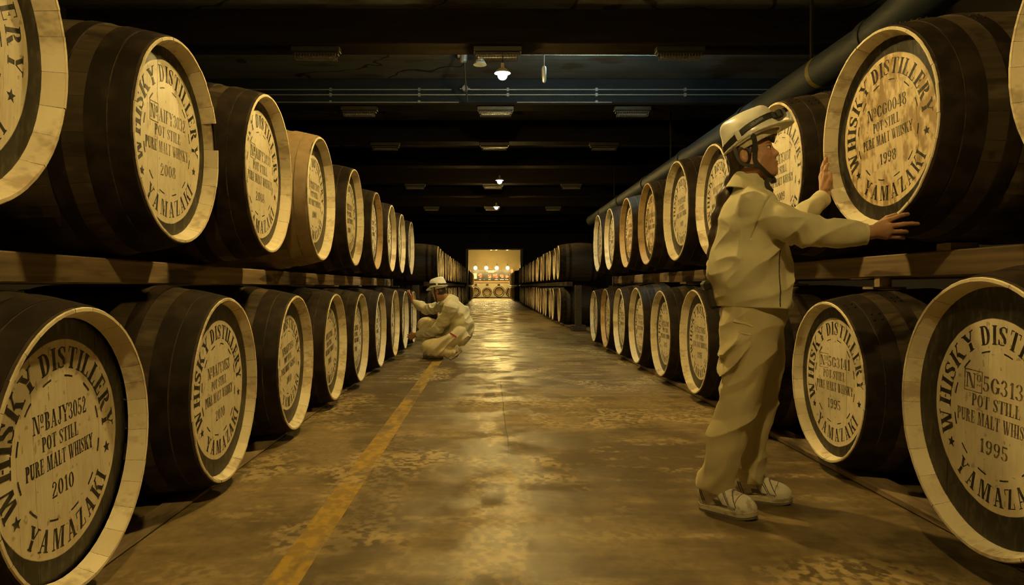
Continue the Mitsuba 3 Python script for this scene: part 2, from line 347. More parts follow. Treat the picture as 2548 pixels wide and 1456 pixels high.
g_('G', vbridge(ring(.38, .5, .38, .5).difference(R_(.52, .36, 1, .70)), .38).union(R_(.52, .10, .72, .42)).union(R_(.44, .40, .78, .46)), .80)
g_('S', unary_union([arc_stroke([(.52, .74), (.46, .93), (.30, .965), (.14, .90)], .07), arc_stroke([(.10, .80), (.13, .66), (.30, .54), (.45, .40), (.48, .24)], .19), arc_stroke([(.44, .09), (.28, .035), (.12, .07), (.06, .26)], .07), R_(.53, .70, .57, .98), R_(.02, .02, .06, .30)]), .62)
g_('U', unary_union([stem(.07, y0=.22, bot=False), stem(.56, w=.08, y0=.22, bot=False), vbridge(ring(.355, .24, .285, .25).intersection(R_(0, -.1, 1, .21)), .355)]), .76)
g_('J', unary_union([stem(.27, y0=.24, bot=False), arc_stroke([(.37, .20), (.30, .05), (.16, .03), (.06, .18)], .09), Point(.08, .2).buffer(.08)]), .58)
g_('N', unary_union([R_(.10, 0, .17, 1), R_(0, 0, .27, SH), R_(0, 1 - SH, .14, 1), diag(.60 - .02, 0, .16, 1, .20).difference(R_(0, 0, .22, .9)), R_(.66 + .1, .0, .83, 1), R_(.66, 1 - SH, .92, 1)]), .94)
g_('M', unary_union([R_(.10, 0, .17, 1), R_(0, 0, .27, SH), diag(.42, .0, .17, 1, .20).difference(R_(0, 0, .2, .9)), diag(.48, .05, .72, 1, .07), stem(.80)]), 1.1)
g_('A', unary_union([diag(.56, 0, .32, 1, .22), R_(.48, 0, .86, SH), diag(.10, 0, .335, .90, .07), R_(0, 0, .26, SH), R_(.24, .28, .50, .35)]).difference(R_(.44, .2, .49, .4)), .88)
g_('Y', unary_union([stem(.33, y1=.44, top=False), diag(.33, .50, .06, 1, .22), R_(0, 1 - SH, .36, 1), diag(.46, .50, .70, 1, .07), R_(.62, 1 - SH, .88, 1)]), .88)
g_('K', unary_union([stem(.07), diag(.28 + GAP, .42, .66, 1, .08), R_(.58, 1 - SH, .84, 1), diag(.62, 0, .38, .54, .22), R_(.55, 0, .92, SH)]), .90)
g_('W', unary_union([diag(.28, 0, .06, 1, .20), diag(.42, 0, .56, .8, .07), diag(.68, 0, .46, 1, .20), diag(.80, 0, 1.02, 1, .07), R_(0, 1 - SH, .33, 1), R_(.42, 1 - SH, .72, 1), R_(.94, 1 - SH, 1.18, 1)]), 1.16)
g_('Z', unary_union([diag(.04, 0, .42, 1, .22), R_(0, 1 - SH, .36, 1), R_(.30, 0, .66, SH), R_(0, .70, .05, 1), R_(.61, 0, .66, .30)]), .70)
g_('0', vbridge(ring(.30, .5, .30, .5, t=.17), .30), .64)
g_('1', unary_union([stem(.16, w=.17, top=False), diag(.04, .80, .16, 1, .08)]), .46)
g_('2', unary_union([arc_stroke([(.10, .72), (.14, .90), (.28, .96), (.40, .90)], .08), arc_stroke([(.46, .80), (.44, .62), (.28, .42), (.12, .20)], .13), Point(.12, .74).buffer(.08), R_(.03, 0, .56, .11), R_(.51, .0, .56, .25)]), .62)
g_('3', unary_union([vbridge(ring(.25, .76, .26, .24, t=.15, h=.07).difference(R_(-1, .55, .22, .80)), .24), vbridge(ring(.25, .27, .30, .27, t=.16, h=.07).difference(R_(-1, .22, .22, .6)), .24), Point(.07, .82).buffer(.07), Point(.05, .17).buffer(.07)]), .60)
g_('4', unary_union([stem(.33, w=.16, top=False), diag(.0, .28, .33, 1, .07), R_(0, .25, .30, .32), R_(.52, .25, .62, .32)]), .64)
g_('5', unary_union([R_(.08, .52, .14, .95), R_(.08, .87, .50, 1), vbridge(ring(.25, .30, .30, .30, t=.16, h=.07).difference(R_(-1, .22, .12, .6)), .24), Point(.06, .17).buffer(.07)]), .60)
g_('6', unary_union([vbridge(ring(.29, .29, .28, .29, t=.15, h=.07), .29), arc_stroke([(.09, .36), (.12, .70), (.30, .96), (.44, .95)], .12), Point(.46, .84).buffer(.07)]), .62)
g_('7', unary_union([diag(.14, 0, .40, .88, .14), R_(0, .88, .54, 1), R_(0, .72, .05, 1)]), .58)
g_('8', unary_union([vbridge(ring(.28, .765, .24, .235, t=.14, h=.07), .28), vbridge(ring(.28, .27, .28, .27, t=.15, h=.07), .28)]), .60)
g_('9', affinity.rotate(G['6'][0], 180, origin=(.30, .5)), .62)
_o = vbridge(ring(.22, .68, .20, .26, t=.11, h=.06), .22)
g_('#', unary_union([G['N'][0], affinity.translate(_o, .98, .06), R_(1.02, .24, 1.14, .32), R_(1.22, .24, 1.36, .32)]), 1.50)     # the No sign
g_('*', Polygon([(.5 * math.cos(math.pi / 2 + k * math.pi / 5) * (1 if k % 2 == 0 else .42) + .5, .5 * math.sin(math.pi / 2 + k * math.pi / 5) * (1 if k % 2 == 0 else .42) + .5) for k in range(10)]), 1.0)
g_(' ', None, .34)
g_('.', R_(0, .4, .14, .54), .22)

def line_poly(text, height, width, cx, cy, boxed=False):
    """One line of text fitted into the width, centred at (cx, cy)."""
    x, out = 0.0, []
    for c in text:
        s, adv = G[c]
        if s is not None:
            out.append(affinity.translate(s, x, 0))
        if c == '#' and boxed:
            fr = sbox(x - .14, -.22, x + 1.50, 1.22).difference(sbox(x - .08, -.16, x + 1.44, 1.16))
            fr = fr.difference(R_(x + .6, -.5, x + .68, 1.5)).difference(R_(x - .5, .46, x + 2, .54))
            out.append(fr)
        x += adv + .07
    x -= .07
    g = unary_union(out)
    sx = width / x
    return affinity.translate(affinity.scale(g, sx, height, origin=(0, 0)), cx - width / 2, cy - height / 2)

def arc_poly(text, height, r0, a0, a1, inward=False, wide=1.0):
    """Text along a circle: baseline radius r0, letter centres spread from angle a0 to a1 (degrees, counter-clockwise positive)."""
    adv = [G[c][1] for c in text]
    tot = sum(adv) - adv[0] / 2 - adv[-1] / 2
    out, run = [], 0.0
    sx = abs(math.radians(a1 - a0)) * (r0 + height / 2) / tot * 0.90 * wide
    for i, c in enumerate(text):
        if i: run += adv[i - 1] / 2 + adv[i] / 2
        a = a0 + (a1 - a0) * run / tot
        s = G[c][0]
        if s is None: continue
        s = affinity.translate(affinity.scale(s, sx, height, origin=(0, 0)), -adv[i] * sx / 2, 0)
        if inward:
            s = affinity.rotate(affinity.translate(s, 0, -r0 - height), a + 90, origin=(0, 0))
        else:
            s = affinity.rotate(affinity.translate(s, 0, r0), a - 90, origin=(0, 0))
        out.append(s)
    return unary_union(out)

def print_mesh(shape, x0, thick=0.0008):
    """Lettering polygons (u right, v up) as a thin raised print on a head whose face is at x0, facing +x."""
    shape = shape.buffer(0).simplify(0.0012 / 3)
    ms = [trimesh.creation.extrude_polygon(g, thick, engine='earcut') for g in getattr(shape, 'geoms', [shape]) if g.area > 1e-7]
    m = cat(*ms)
    v = m.vertices.copy()
    m.vertices = np.stack([v[:, 2] + x0, v[:, 0], v[:, 1]], 1)
    return m
# ------------------------------------------------------------------ bodies and clothes: signed distances, meshed by surface nets
A_ = lambda *v: np.array(v, float)
def unit(v): v = np.asarray(v, float); return v / np.linalg.norm(v)
def smin(a, b, k):
    h = np.clip(0.5 + 0.5 * (b - a) / k, 0, 1)
    return b * (1 - h) + a * h - k * h * (1 - h)
def smax(a, b, k): return -smin(-a, -b, k)
def cap(p, a, b, ra, rb=None):
    a, b = np.asarray(a, float), np.asarray(b, float)
    rb = ra if rb is None else rb
    d = b - a
    t = np.clip(((p - a) @ d) / max(d @ d, 1e-12), 0, 1)
    return np.linalg.norm(p - a - t[:, None] * d, axis=1) - (ra + (rb - ra) * t)
def chain(p, pts, k=.02):
    """Rounded chain through (point, radius) pairs."""
    d = None
    for (a, ra), (b, rb) in zip(pts, pts[1:]):
        e = cap(p, a, b, ra, rb)
        d = e if d is None else smin(d, e, k)
    return d
def ell3(p, c, r, M=None):
    q = p - np.asarray(c, float)
    if M is not None: q = q @ M.T
    r = np.asarray(r, float)
    k0 = np.linalg.norm(q / r, axis=1)
    k1 = np.linalg.norm(q / (r * r), axis=1)
    return k0 * (k0 - 1) / np.maximum(k1, 1e-9)
def rbox(p, c, h, r, M=None):
    q = p - np.asarray(c, float)
    if M is not None: q = q @ M.T
    q = np.abs(q) - (np.asarray(h, float) - r)
    return np.linalg.norm(np.maximum(q, 0), axis=1) + np.minimum(q.max(1), 0) - r
def loft(p, table, rot=0.0):
    """Stacked ellipses: rows (z, cx, cy, rx, ry), from the bottom up."""
    t = np.asarray(table, float)
    z = np.clip(p[:, 2], t[0, 0], t[-1, 0])
    from scipy.interpolate import PchipInterpolator
    cx, cy, rx, ry = PchipInterpolator(t[:, 0], t[:, 1:], axis=0)(z).T
    x, y = p[:, 0] - cx, p[:, 1] - cy
    if rot:
        c, s = math.cos(rot), math.sin(rot)
        x, y = c * x + s * y, -s * x + c * y
    k0 = np.sqrt((x / rx) ** 2 + (y / ry) ** 2)
    k1 = np.sqrt((x / rx ** 2) ** 2 + (y / ry ** 2) ** 2)
    d = np.where(k0 > .3, k0 * (k0 - 1) / np.maximum(k1, 1e-6), -np.minimum(rx, ry) * .8)
    over = np.maximum(p[:, 2] - t[-1, 0], t[0, 0] - p[:, 2])
    return np.where(over > 0, np.sqrt(np.maximum(d, 0) ** 2 + over ** 2), np.maximum(d, over))
def folds(p, M, f, amp, seed=0, oct_=2, sharp=True):
    """Cloth folds: stretched noise in the frame M (rows), frequencies f along its axes."""
    q = (p @ np.asarray(M).T) * np.asarray(f)
    n = meshkit.fbm(q, oct_, seed)
    if sharp: return amp * (np.minimum(1, 2.4 * np.abs(2 * n - 1)) ** .8 - .5)
    return amp * (n - .5)
def frame(axis, up=(0, 0, 1)):
    a = unit(axis)
    b = np.cross(up, a)
    b = unit(b) if np.linalg.norm(b) > 1e-3 else A_(0, 1, 0)
    return np.stack([a, b, np.cross(a, b)])

def mesh_sdf(fn, lo, hi, h, B=8, slack=.008):
    """Surface nets over the blocks that the surface passes through."""
    lo, hi = np.asarray(lo, float), np.asarray(hi, float)
    nb = np.maximum(np.ceil((hi - lo) / (h * B)).astype(int), 1)
    ib = np.stack(np.meshgrid(*[np.arange(n) for n in nb], indexing='ij'), -1).reshape(-1, 3)
    d = fn(lo + (ib + .5) * B * h)
    ib = ib[np.abs(d) < B * h * .87 * 1.15 + slack]
    dims = nb * B + 2
    li = np.stack(np.meshgrid(*[np.arange(B + 1)] * 3, indexing='ij'), -1)
    g = ib[:, None, None, None, :] * B + li[None]
    val = np.concatenate([fn(lo + c.reshape(-1, 3) * h) for c in np.array_split(g, max(1, len(g) // 600))]).reshape(g.shape[:-1])
    ins = val < 0
    corners = [(a, b, c) for a in (0, 1) for b in (0, 1) for c in (0, 1)]
    cs = np.stack([ins[:, a:a + B, b:b + B, c:c + B] for a, b, c in corners], -1)
    act = cs.any(-1) & ~cs.all(-1)
    n_, x_, y_, z_ = np.nonzero(act)
    base = np.stack([x_, y_, z_], 1)
    cv = np.stack([val[n_, x_ + a, y_ + b, z_ + c] for a, b, c in corners], 1)
    acc, cnt = np.zeros((len(base), 3)), np.zeros(len(base))
    for i in range(8):
        for j in range(i + 1, 8):
            ci, cj = np.array(corners[i]), np.array(corners[j])
            if np.abs(ci - cj).sum() != 1: continue
            s = (cv[:, i] < 0) != (cv[:, j] < 0)
            t = cv[s, i] / (cv[s, i] - cv[s, j])
            acc[s] += ci + t[:, None] * (cj - ci)
            cnt[s] += 1
    gb = ib[n_] * B + base
    V = lo + (gb + acc / cnt[:, None]) * h
    key = (gb[:, 0] * dims[1] + gb[:, 1]) * dims[2] + gb[:, 2]
    order = np.argsort(key)
    skey = key[order]
    def look(gx):
        k = (gx[:, 0] * dims[1] + gx[:, 1]) * dims[2] + gx[:, 2]
        i = np.clip(np.searchsorted(skey, k), 0, len(skey) - 1)
        return np.where(skey[i] == k, order[i], -1)
    F = []
    for ax in range(3):
        e = np.eye(3, dtype=int)
        u, v = e[(ax + 1) % 3], e[(ax + 2) % 3]
        sl0 = (slice(None),) + (slice(0, B),) * 3
        s1 = [slice(0, B)] * 3; s1[ax] = slice(1, B + 1)
        a, b = ins[sl0], ins[(slice(None),) + tuple(s1)]
        n2, x2, y2, z2 = np.nonzero(a != b)
        gg = ib[n2] * B + np.stack([x2, y2, z2], 1)
        q = np.stack([look(gg), look(gg - u), look(gg - u - v), look(gg - v)], 1)
        fl = a[n2, x2, y2, z2]
        q = np.where(fl[:, None], q, q[:, ::-1])
        F.append(q[(q >= 0).all(1)])
    Q = np.vstack(F)
    f = np.vstack([Q[:, [0, 1, 2]], Q[:, [0, 2, 3]]])
    return trimesh.Trimesh(V, f, process=False)

def local(p, c, r, fn):
    """fn only within r of c; a bound on the distance elsewhere."""
    e = np.linalg.norm(p - c, axis=1)
    out = e - r + .08
    k = e < r
    if k.any(): out[k] = fn(p[k])
    return out
def hand_sdf(p, wrist, knuckles, tips, bends, thumb, rp=.012, rf=.0088, wr=.025):
    """Palm over four metacarpals, four jointed fingers, a thumb (three points). bends: out-of-line offset of the middle joints."""
    d = None
    for k, m in enumerate(knuckles):
        e = cap(p, wrist + (m - wrist) * .12, m, wr * .62, rp)
        d = e if d is None else smin(d, e, .016)
    d = smin(d, cap(p, wrist + (wrist - np.mean(knuckles, 0)) * .2, wrist, wr, wr * .95), .02)
    for k, (m, t) in enumerate(zip(knuckles, tips)):
        r = rf * (1.0, 1.03, .98, .86)[k]
        j1, j2 = m + (t - m) * .44 + bends[k], m + (t - m) * .74 + bends[k] * .8
        f = smin(smin(cap(p, m, j1, r * 1.08, r), cap(p, j1, j2, r, r * .93), .003), cap(p, j2, t, r * .93, r * .80), .003)
        d = smin(d, f, .007)
    th = smin(cap(p, thumb[0], thumb[1], .013, .0115), cap(p, thumb[1], thumb[2], .011, .009), .004)
    return smin(d, th, .011)

def head_sdf(q, fem=True):
    """Head in its own frame: x forward, y left, z up; origin between the ears."""
    j = 1.0 if fem else 1.07
    d = ell3(q, (.000, 0, .036), (.087, .073, .086))
    d = smin(d, ell3(q, (.026, 0, -.034), (.062, .056 * j, .084)), .03)
    d = smin(d, ell3(q, (.066, 0, -.093), (.022 * j, .024 * j, .018 * j)), .03)
    for s in (-1, 1):
        d = smin(d, ell3(q, (.050, s * .036, -.022), (.030, .022, .030)), .02)
        d = smin(d, ell3(q, (.0, s * .052 * j, -.062), (.034, .012, .022)), .025)
    d = smin(d, ell3(q, (.068, 0, -.058), (.022, .030, .030)), .02)
    d = smin(d, ell3(q, (.073, 0, .030), (.018, .046, .014)), .018)
    for s in (-1, 1):
        d = smax(d, -ell3(q, (.100, s * .032, .008), (.020, .018, .0105)), .010)
    n = smin(cap(q, (.086, 0, .012), (.1035, 0, -.023), .0065, .0088), cap(q, (.092, -.0085, -.029), (.092, .0085, -.029), .0078), .008)
    d = smin(d, n, .010)
    d = smin(d, ell3(q, (.0885, 0, -.0545), (.0105, .021, .0052)), .006)
    d = smin(d, ell3(q, (.0865, 0, -.0655), (.0110, .018, .0060)), .006)
    d = smax(d, -ell3(q, (.101, 0, -.0602), (.012, .022, .0011)), .003)
    for s in (-1, 1):
        d = smin(d, ell3(q, (.0815, s * .031, .0150), (.0105, .0175, .0052)), .005)
        d = smin(d, ell3(q, (.0790, s * .031, -.0005), (.0105, .0165, .0040)), .005)
        ear = smax(ell3(q, (-.020, s * .0735, -.006), (.0165, .0085, .0285)), -ell3(q, (-.016, s * .0835, -.002), (.0095, .0075, .0165)), .003)
        ear = smin(ear, ell3(q, (-.013, s * .077, -.006), (.0045, .0045, .009)), .004)
        d = smin(d, ear, .006)
    return d
def head_colors(q, skin, lips):
    n = len(q)
    c = np.tile(np.asarray(skin, float), (n, 1))
    def blend(w, col):
        c[:] = c * (1 - w[:, None]) + np.asarray(col) * w[:, None]
    near = np.abs(q).max(1) < .2
    lip = np.clip(1.6 - np.sqrt(((q[:, 1]) / .021) ** 2 + ((q[:, 2] + .060) / .0105) ** 2) * 1.5, 0, 1) * (q[:, 0] > .07) * near
    blend(lip * .8, lips)
    for s in (-1, 1):
        br = np.clip(2.2 - 2 * np.sqrt(((q[:, 1] - s * .033) / .019) ** 2 + ((q[:, 2] - .0255 + .10 * (np.abs(q[:, 1]) - .033) * (np.abs(q[:, 1]) > .033)) / .0042) ** 2), 0, 1) * (q[:, 0] > .05) * near
        blend(br * .8, (.05, .03, .02))
        lid = np.clip(2.0 - 2 * np.sqrt(((q[:, 1] - s * .031) / .016) ** 2 + ((q[:, 2] - .0105) / .0022) ** 2), 0, 1) * (q[:, 0] > .07) * near
        blend(lid * .85, (.03, .02, .015))
        ch = np.clip(1.2 - np.sqrt(((q[:, 1] - s * .042) / .02) ** 2 + ((q[:, 2] + .022) / .02) ** 2), 0, 1) * (q[:, 0] > .03) * near
        blend(ch * .25, (.50, .22, .14))
    return c
def helmet_parts(h):
    """Hard-hat distances in its frame: x forward, z up, origin at the centre of the base. Returns shell, strap band and liner distance functions."""
    a, b, c = .122, .100, .112
    def dome(q, g=0.0):
        qq = q * np.where(q[:, 2:] < 0, A_(1, 1, .35), A_(1, 1, 1))
        e = ell3(qq, (0, 0, 0), (a + g, b + g, c + g))
        ridge = cap(q, (-.065, 0, .076), (.070, 0, .076), .040 + g)
        return smin(e, ridge, .03)
    def shell(q):
        d = smax(dome(q), -dome(q, -.007), .002)
        x = q[:, 0]
        back = .016 * np.clip((.03 - x) / .14, 0, 1.05) ** 1.3
        d = smax(d, -q[:, 2] - .010 - back, .003)
        front = np.clip(x / .14, 0, 1)
        ang = 1 / np.maximum(np.sqrt((q[:, 0] / (a + .007)) ** 2 + (q[:, 1] / (b + .007)) ** 2), 1e-6)
        rr = np.linalg.norm(q[:, :2], axis=1)
        cosf = np.clip(q[:, 0] / np.maximum(rr, 1e-6), 0, 1)
        reach = rr * ang + .047 * cosf ** 2.2
        zb = -.004 - .010 * np.clip((x - .06) / .1, 0, 2) - .10 * (q[:, 1] ** 2) * front + .006 - back
        br = np.maximum(np.abs(q[:, 2] - zb) - .0045, rr - reach)
        br = np.maximum(br, -(rr - rr * ang * .90))
        return smin(d, br, .006)
    def band(q, w0=.018, w1=.046):
        z = q[:, 2] - .02 * q[:, 0] / .13 + .012 * np.clip(-q[:, 0] / .1, 0, 1)
        return np.maximum(np.maximum(np.maximum(dome(q, .005), -dome(q, -.003)), z - w1), w0 - z)
    return shell, band, dome
def place_frame(o, yaw, pitch, roll=0.0):
    """Rows: forward, left, up of a frame whose forward starts as +x, turned by yaw about z (degrees), then pitched up."""
    y, p = math.radians(yaw), math.radians(pitch)
    f = A_(math.cos(y) * math.cos(p), math.sin(y) * math.cos(p), math.sin(p))
    l = A_(-math.sin(y), math.cos(y), 0)
    u = np.cross(f, l)
    if roll:
        r = math.radians(roll); l, u = l * math.cos(r) + u * math.sin(r), u * math.cos(r) - l * math.sin(r)
    return np.asarray(o, float), np.stack([f, l, u])
def to_local(p, F): return (p - F[0]) @ F[1].T
def to_world_pts(q, F): return np.asarray(q, float) @ F[1] + F[0]
def sdf_part(name, fn, lo, hi, h, bsdf, parent, label=None, color=None, F=None):
    m = mesh_sdf(fn, lo, hi, h)
    if F is not None: m.vertices = to_world_pts(m.vertices, F)
    return put(name, mikit.ply(m, bsdf, smooth=True, color=color(m.vertices) if color else None), parent, label=label)
# ------------------------------------------------------------------ casks; unit cask: end diameter 0.82, axis x, painted end at x = 0 facing +x
RE, RB, LEN, DEPTH = 0.41, 0.482, 1.07, 0.058
def r_out(x):
    t = (x + LEN / 2) / (LEN / 2)
    return RB - (RB - RE) * t * t
def stave_mesh(a0, a1, tone, dx, notch=False):
    """One stave between two angles: outside, sides and the bevelled, painted chime at both ends."""
    st = [dx, dx - .004, -DEPTH, -.16, -.33, -.535, -.74, -.91, -LEN + DEPTH, -LEN + .004, -LEN]
    if notch:
        st[0], st[1] = -.024, -.03
    V, F, U = [], [], []
    def pt(x, r, a): return (x, r * math.cos(a), r * math.sin(a))
    def quad(a, b, c, d, u):
        k = len(V)
        V.extend([a, b, c, d]); U.extend([(u, 0.0)] * 4); F.extend([[k, k + 1, k + 2], [k, k + 2, k + 3]])
    ro = [r_out(x) - (.002 if i in (0, len(st) - 1) else 0) for i, x in enumerate(st)]
    ri = [r_out(x) - .011 for x in st]
    for i in (2, 8): ri[i] = r_out(st[i]) - .045
    for i in range(3, 8): ri[i] = r_out(st[i]) - .032
    am = (a0 + a1) / 2
    for i in range(len(st) - 1):
        x0, x1 = st[i], st[i + 1]
        paint = tone + (2.0 if i == 0 else 0.0)
        for p, q in ((a0, am), (am, a1)):
            quad(pt(x0, ro[i], p), pt(x1, ro[i + 1], p), pt(x1, ro[i + 1], q), pt(x0, ro[i], q), paint)
        if i in (0, 1):
            for p, q in ((a0, am), (am, a1)):
                quad(pt(x0, ri[i], q), pt(x1, ri[i + 1], q), pt(x1, ri[i + 1], p), pt(x0, ri[i], p), tone + 2)
        for a, flip in ((a0, False), (a1, True)):
            q = (pt(x0, ro[i], a), pt(x0, ri[i], a), pt(x1, ri[i + 1], a), pt(x1, ro[i + 1], a))
            quad(*(q[::-1] if flip else q), tone)
    for p, q in ((a0, am), (am, a1)):
        quad(pt(st[0], ro[0], p), pt(st[0], ro[0], q), pt(st[0], ri[0], q), pt(st[0], ri[0], p), tone + 2)
        quad(pt(st[-1], ro[-1], q), pt(st[-1], ro[-1], p), pt(st[-1], ri[-1], p), pt(st[-1], ri[-1], q), tone)
    return trimesh.Trimesh(V, F, process=False), np.array(U)

def hoop_mesh(xa, xb, rivets=True, proud=.0035):
    xm = (xa + xb) / 2
    pr = [(r_out(x) + d, x) for x, d in ((xa, -.004), (xa, proud - .0008), (xa - .002, proud), (xm, proud), (xb + .002, proud), (xb, proud - .0008), (xb, -.004))]
    m = lathe(pr, 64, 'x')
    m.invert()
    if rivets:
        ms = [m]
        for k, a in enumerate((1.18, 1.27)):
            for x in (xa + .25 * (xb - xa), xa + .75 * (xb - xa)):
                s = trimesh.creation.icosphere(1, .0058)
                s.apply_scale([1, 1, 1])
                s.apply_translation([x, (r_out(x) + proud) * math.cos(a), (r_out(x) + proud) * math.sin(a)])
                ms.append(s)
        m = cat(*ms)
    return m

HOOPS = [(-.014, -.083), (-.090, -.160), (-.235, -.292), (-.778, -.835), (-.910, -.980), (-.987, -1.056)]
HOOP_PLY = [mikit.ply(hoop_mesh(a, b, rivets=k < 3), 'brown_iron_hoop', smooth=25) for k, (a, b) in enumerate(HOOPS)]
HOOP_PALE = [mikit.ply(hoop_mesh(a, b, rivets=False, proud=.005), 'pale_hoop', smooth=25) for k, (a, b) in enumerate(HOOPS)]
def stave_set(seed, n, bsdf, notch=None):
    r = random.Random(seed)
    w = np.array([r.uniform(.75, 1.3) for _ in range(n)])
    e = np.concatenate([[0], np.cumsum(w)]) / w.sum() * 2 * math.pi
    out = []
    for k in range(n):
        m, uv = stave_mesh(e[k] + .0009, e[k + 1] - .0009, r.uniform(.0, .99), r.uniform(-.0016, .001), notch == k)
        out.append(mikit.ply(m, bsdf, smooth=False, uv=uv))
    return out
STAVES = {'a': stave_set(1, 27, 'old_oak_stave'), 'b': stave_set(2, 29, 'old_oak_stave'), 'c': stave_set(3, 28, 'old_oak_stave'),
          'pale': stave_set(4, 28, 'pale_oak_stave'), 'aged': stave_set(5, 28, 'aged_chime_stave'), 'notched': stave_set(8, 27, 'old_oak_stave', notch=1)}

def head_boards(lab, bsdf, n=8, seed=0):
    """The boards of a head: strips of the disc, uv in units of the label's radius."""
    r = random.Random(seed)
    R = r_out(-DEPTH) - .043
    cuts = np.linspace(-R, R, n + 1)
    cuts[1:-1] += [r.uniform(-.012, .012) for _ in range(n - 1)]
    disc, out = Point(0, 0).buffer(R, 24), []
    for a, b in zip(cuts, cuts[1:]):
        g = disc.intersection(sbox(a + .0005, -1, b - .0005, 1))
        m = trimesh.creation.extrude_polygon(g, .024, engine='earcut')
        v = m.vertices.copy()
        off = r.uniform(-.0008, .0004)
        m.vertices = np.stack([v[:, 2] - DEPTH - .024 + off, v[:, 0], v[:, 1]], 1)
        out.append(mikit.ply(m, bsdf, uv=m.vertices[:, 1:] / lab))
    return out
BACK_HEAD = lathe([(0, -LEN + DEPTH), (r_out(-LEN + DEPTH) - .046, -LEN + DEPTH), (r_out(-LEN + DEPTH) - .046, -LEN + DEPTH + .02)], 40, 'x')
BACK_HEAD_PLY = mikit.ply(BACK_HEAD, 'dark_metal')

def ring_print(lab, thin=0.0):
    s = [arc_poly('WHISKY', .205, .730, 197, 122, wide=.93), arc_poly('DISTILLERY', .205, .730, 103, 3, wide=.90),
         arc_poly('YAMAZAKI', .200, .735, 234, 323, inward=True, wide=.90),
         affinity.translate(affinity.scale(G['*'][0], .13, .13, origin=(.5, .5)), -.5 + .83 * math.cos(math.radians(213)), -.5 + .83 * math.sin(math.radians(213))),
         affinity.translate(affinity.scale(G['*'][0], .13, .13, origin=(.5, .5)), -.5 + .83 * math.cos(math.radians(-17)), -.5 + .83 * math.sin(math.radians(-17)))]
    for k in range(12):
        a = math.radians(75 + 30 * k)
        s.append(LineString([(.66 * math.cos(a + t), .66 * math.sin(a + t)) for t in (-.10, 0, .10)]).buffer(.009, cap_style='flat'))
    return affinity.scale(unary_union(s).buffer(-thin), lab, lab, origin=(0, 0))
def serial_print(lab, serial, year, boxed):
    k = 1 if boxed else 0
    s = [line_poly('#' + serial, .165, (.86, 1.0)[k], .02, .30, boxed), line_poly('POT STILL', .135, (.58, .74)[k], 0, .10), line_poly('PURE MALT WHISKY', .14, (1.08, 1.22)[k], 0, -.09), line_poly(year, .15, (.36, .44)[k], 0, -.36)]
    g = unary_union(s)
    if serial[:2] != 'BA': g = g.buffer(-.0014)
    return affinity.scale(g, lab, lab, origin=(0, 0))

HEADS, RINGS = {}, {}
def cask(side, y, x, D, zc, lab, serial, year, label, group=None, staves='a', boxed=False, turn=0.0, bsdf='painted_head', hoops=True, faded=True, deep=DEPTH):
    """A full cask of the near block. lab: label radius over end radius."""
    lr = round(lab * RE, 3)
    hk = (lr, bsdf, RND.randrange(2))
    if hk not in HEADS: HEADS[hk] = head_boards(lr, bsdf, 8 + hk[2], seed=hk[2] + int(lr * 1000))
    rk = (lr, serial[:2] == 'BA')
    if rk not in RINGS: RINGS[rk] = mikit.ply(print_mesh(ring_print(lr, 0.0 if rk[1] else .0016), -DEPTH), 'stencil_black')
    k = thing('whisky_cask', label, 'cask', group)
    base = T().translate([x, y, zc]).rotate([0, 0, 1], (0 if side == 'L' else 180) + YAW.get(serial, 0)).scale(D / (2 * RE))
    roll = base @ T().rotate([1, 0, 0], RND.uniform(0, 360) if staves != 'notched' else -6)
    face = base @ T().translate([DEPTH - deep, 0, 0]).rotate([1, 0, 0], turn)
    for s in STAVES[staves]: put('stave', s, k, to_world=roll)
    for s in (HOOP_PLY if staves != 'pale' else HOOP_PALE): put('hoop', s, k, to_world=base @ T().rotate([1, 0, 0], RND.uniform(-20, 10)))
    for s in HEADS[hk]: put('head_board', s, k, to_world=face)
    put('back_head', BACK_HEAD_PLY, k, to_world=base)
    put('ring_lettering', RINGS[rk], k, label='stencilled ring of black lettering', to_world=face, kind='stuff' if y > 4.5 else None)
    put('serial_lettering', mikit.ply(print_mesh(serial_print(lr, serial, year, boxed), -DEPTH), 'stencil_faded' if faded else 'stencil_black'), k, label='stencilled serial number and year', to_world=face, kind='stuff' if y > 4.5 else None)
    return k

LOW, UP = {'L': 0.012, 'R': 0.035}, {'L': 1.062, 'R': 1.105}
def contact(D, off=.14): return max(r_out(-off - d) for d in (-.07, 0, .07)) * D / (2 * RE)
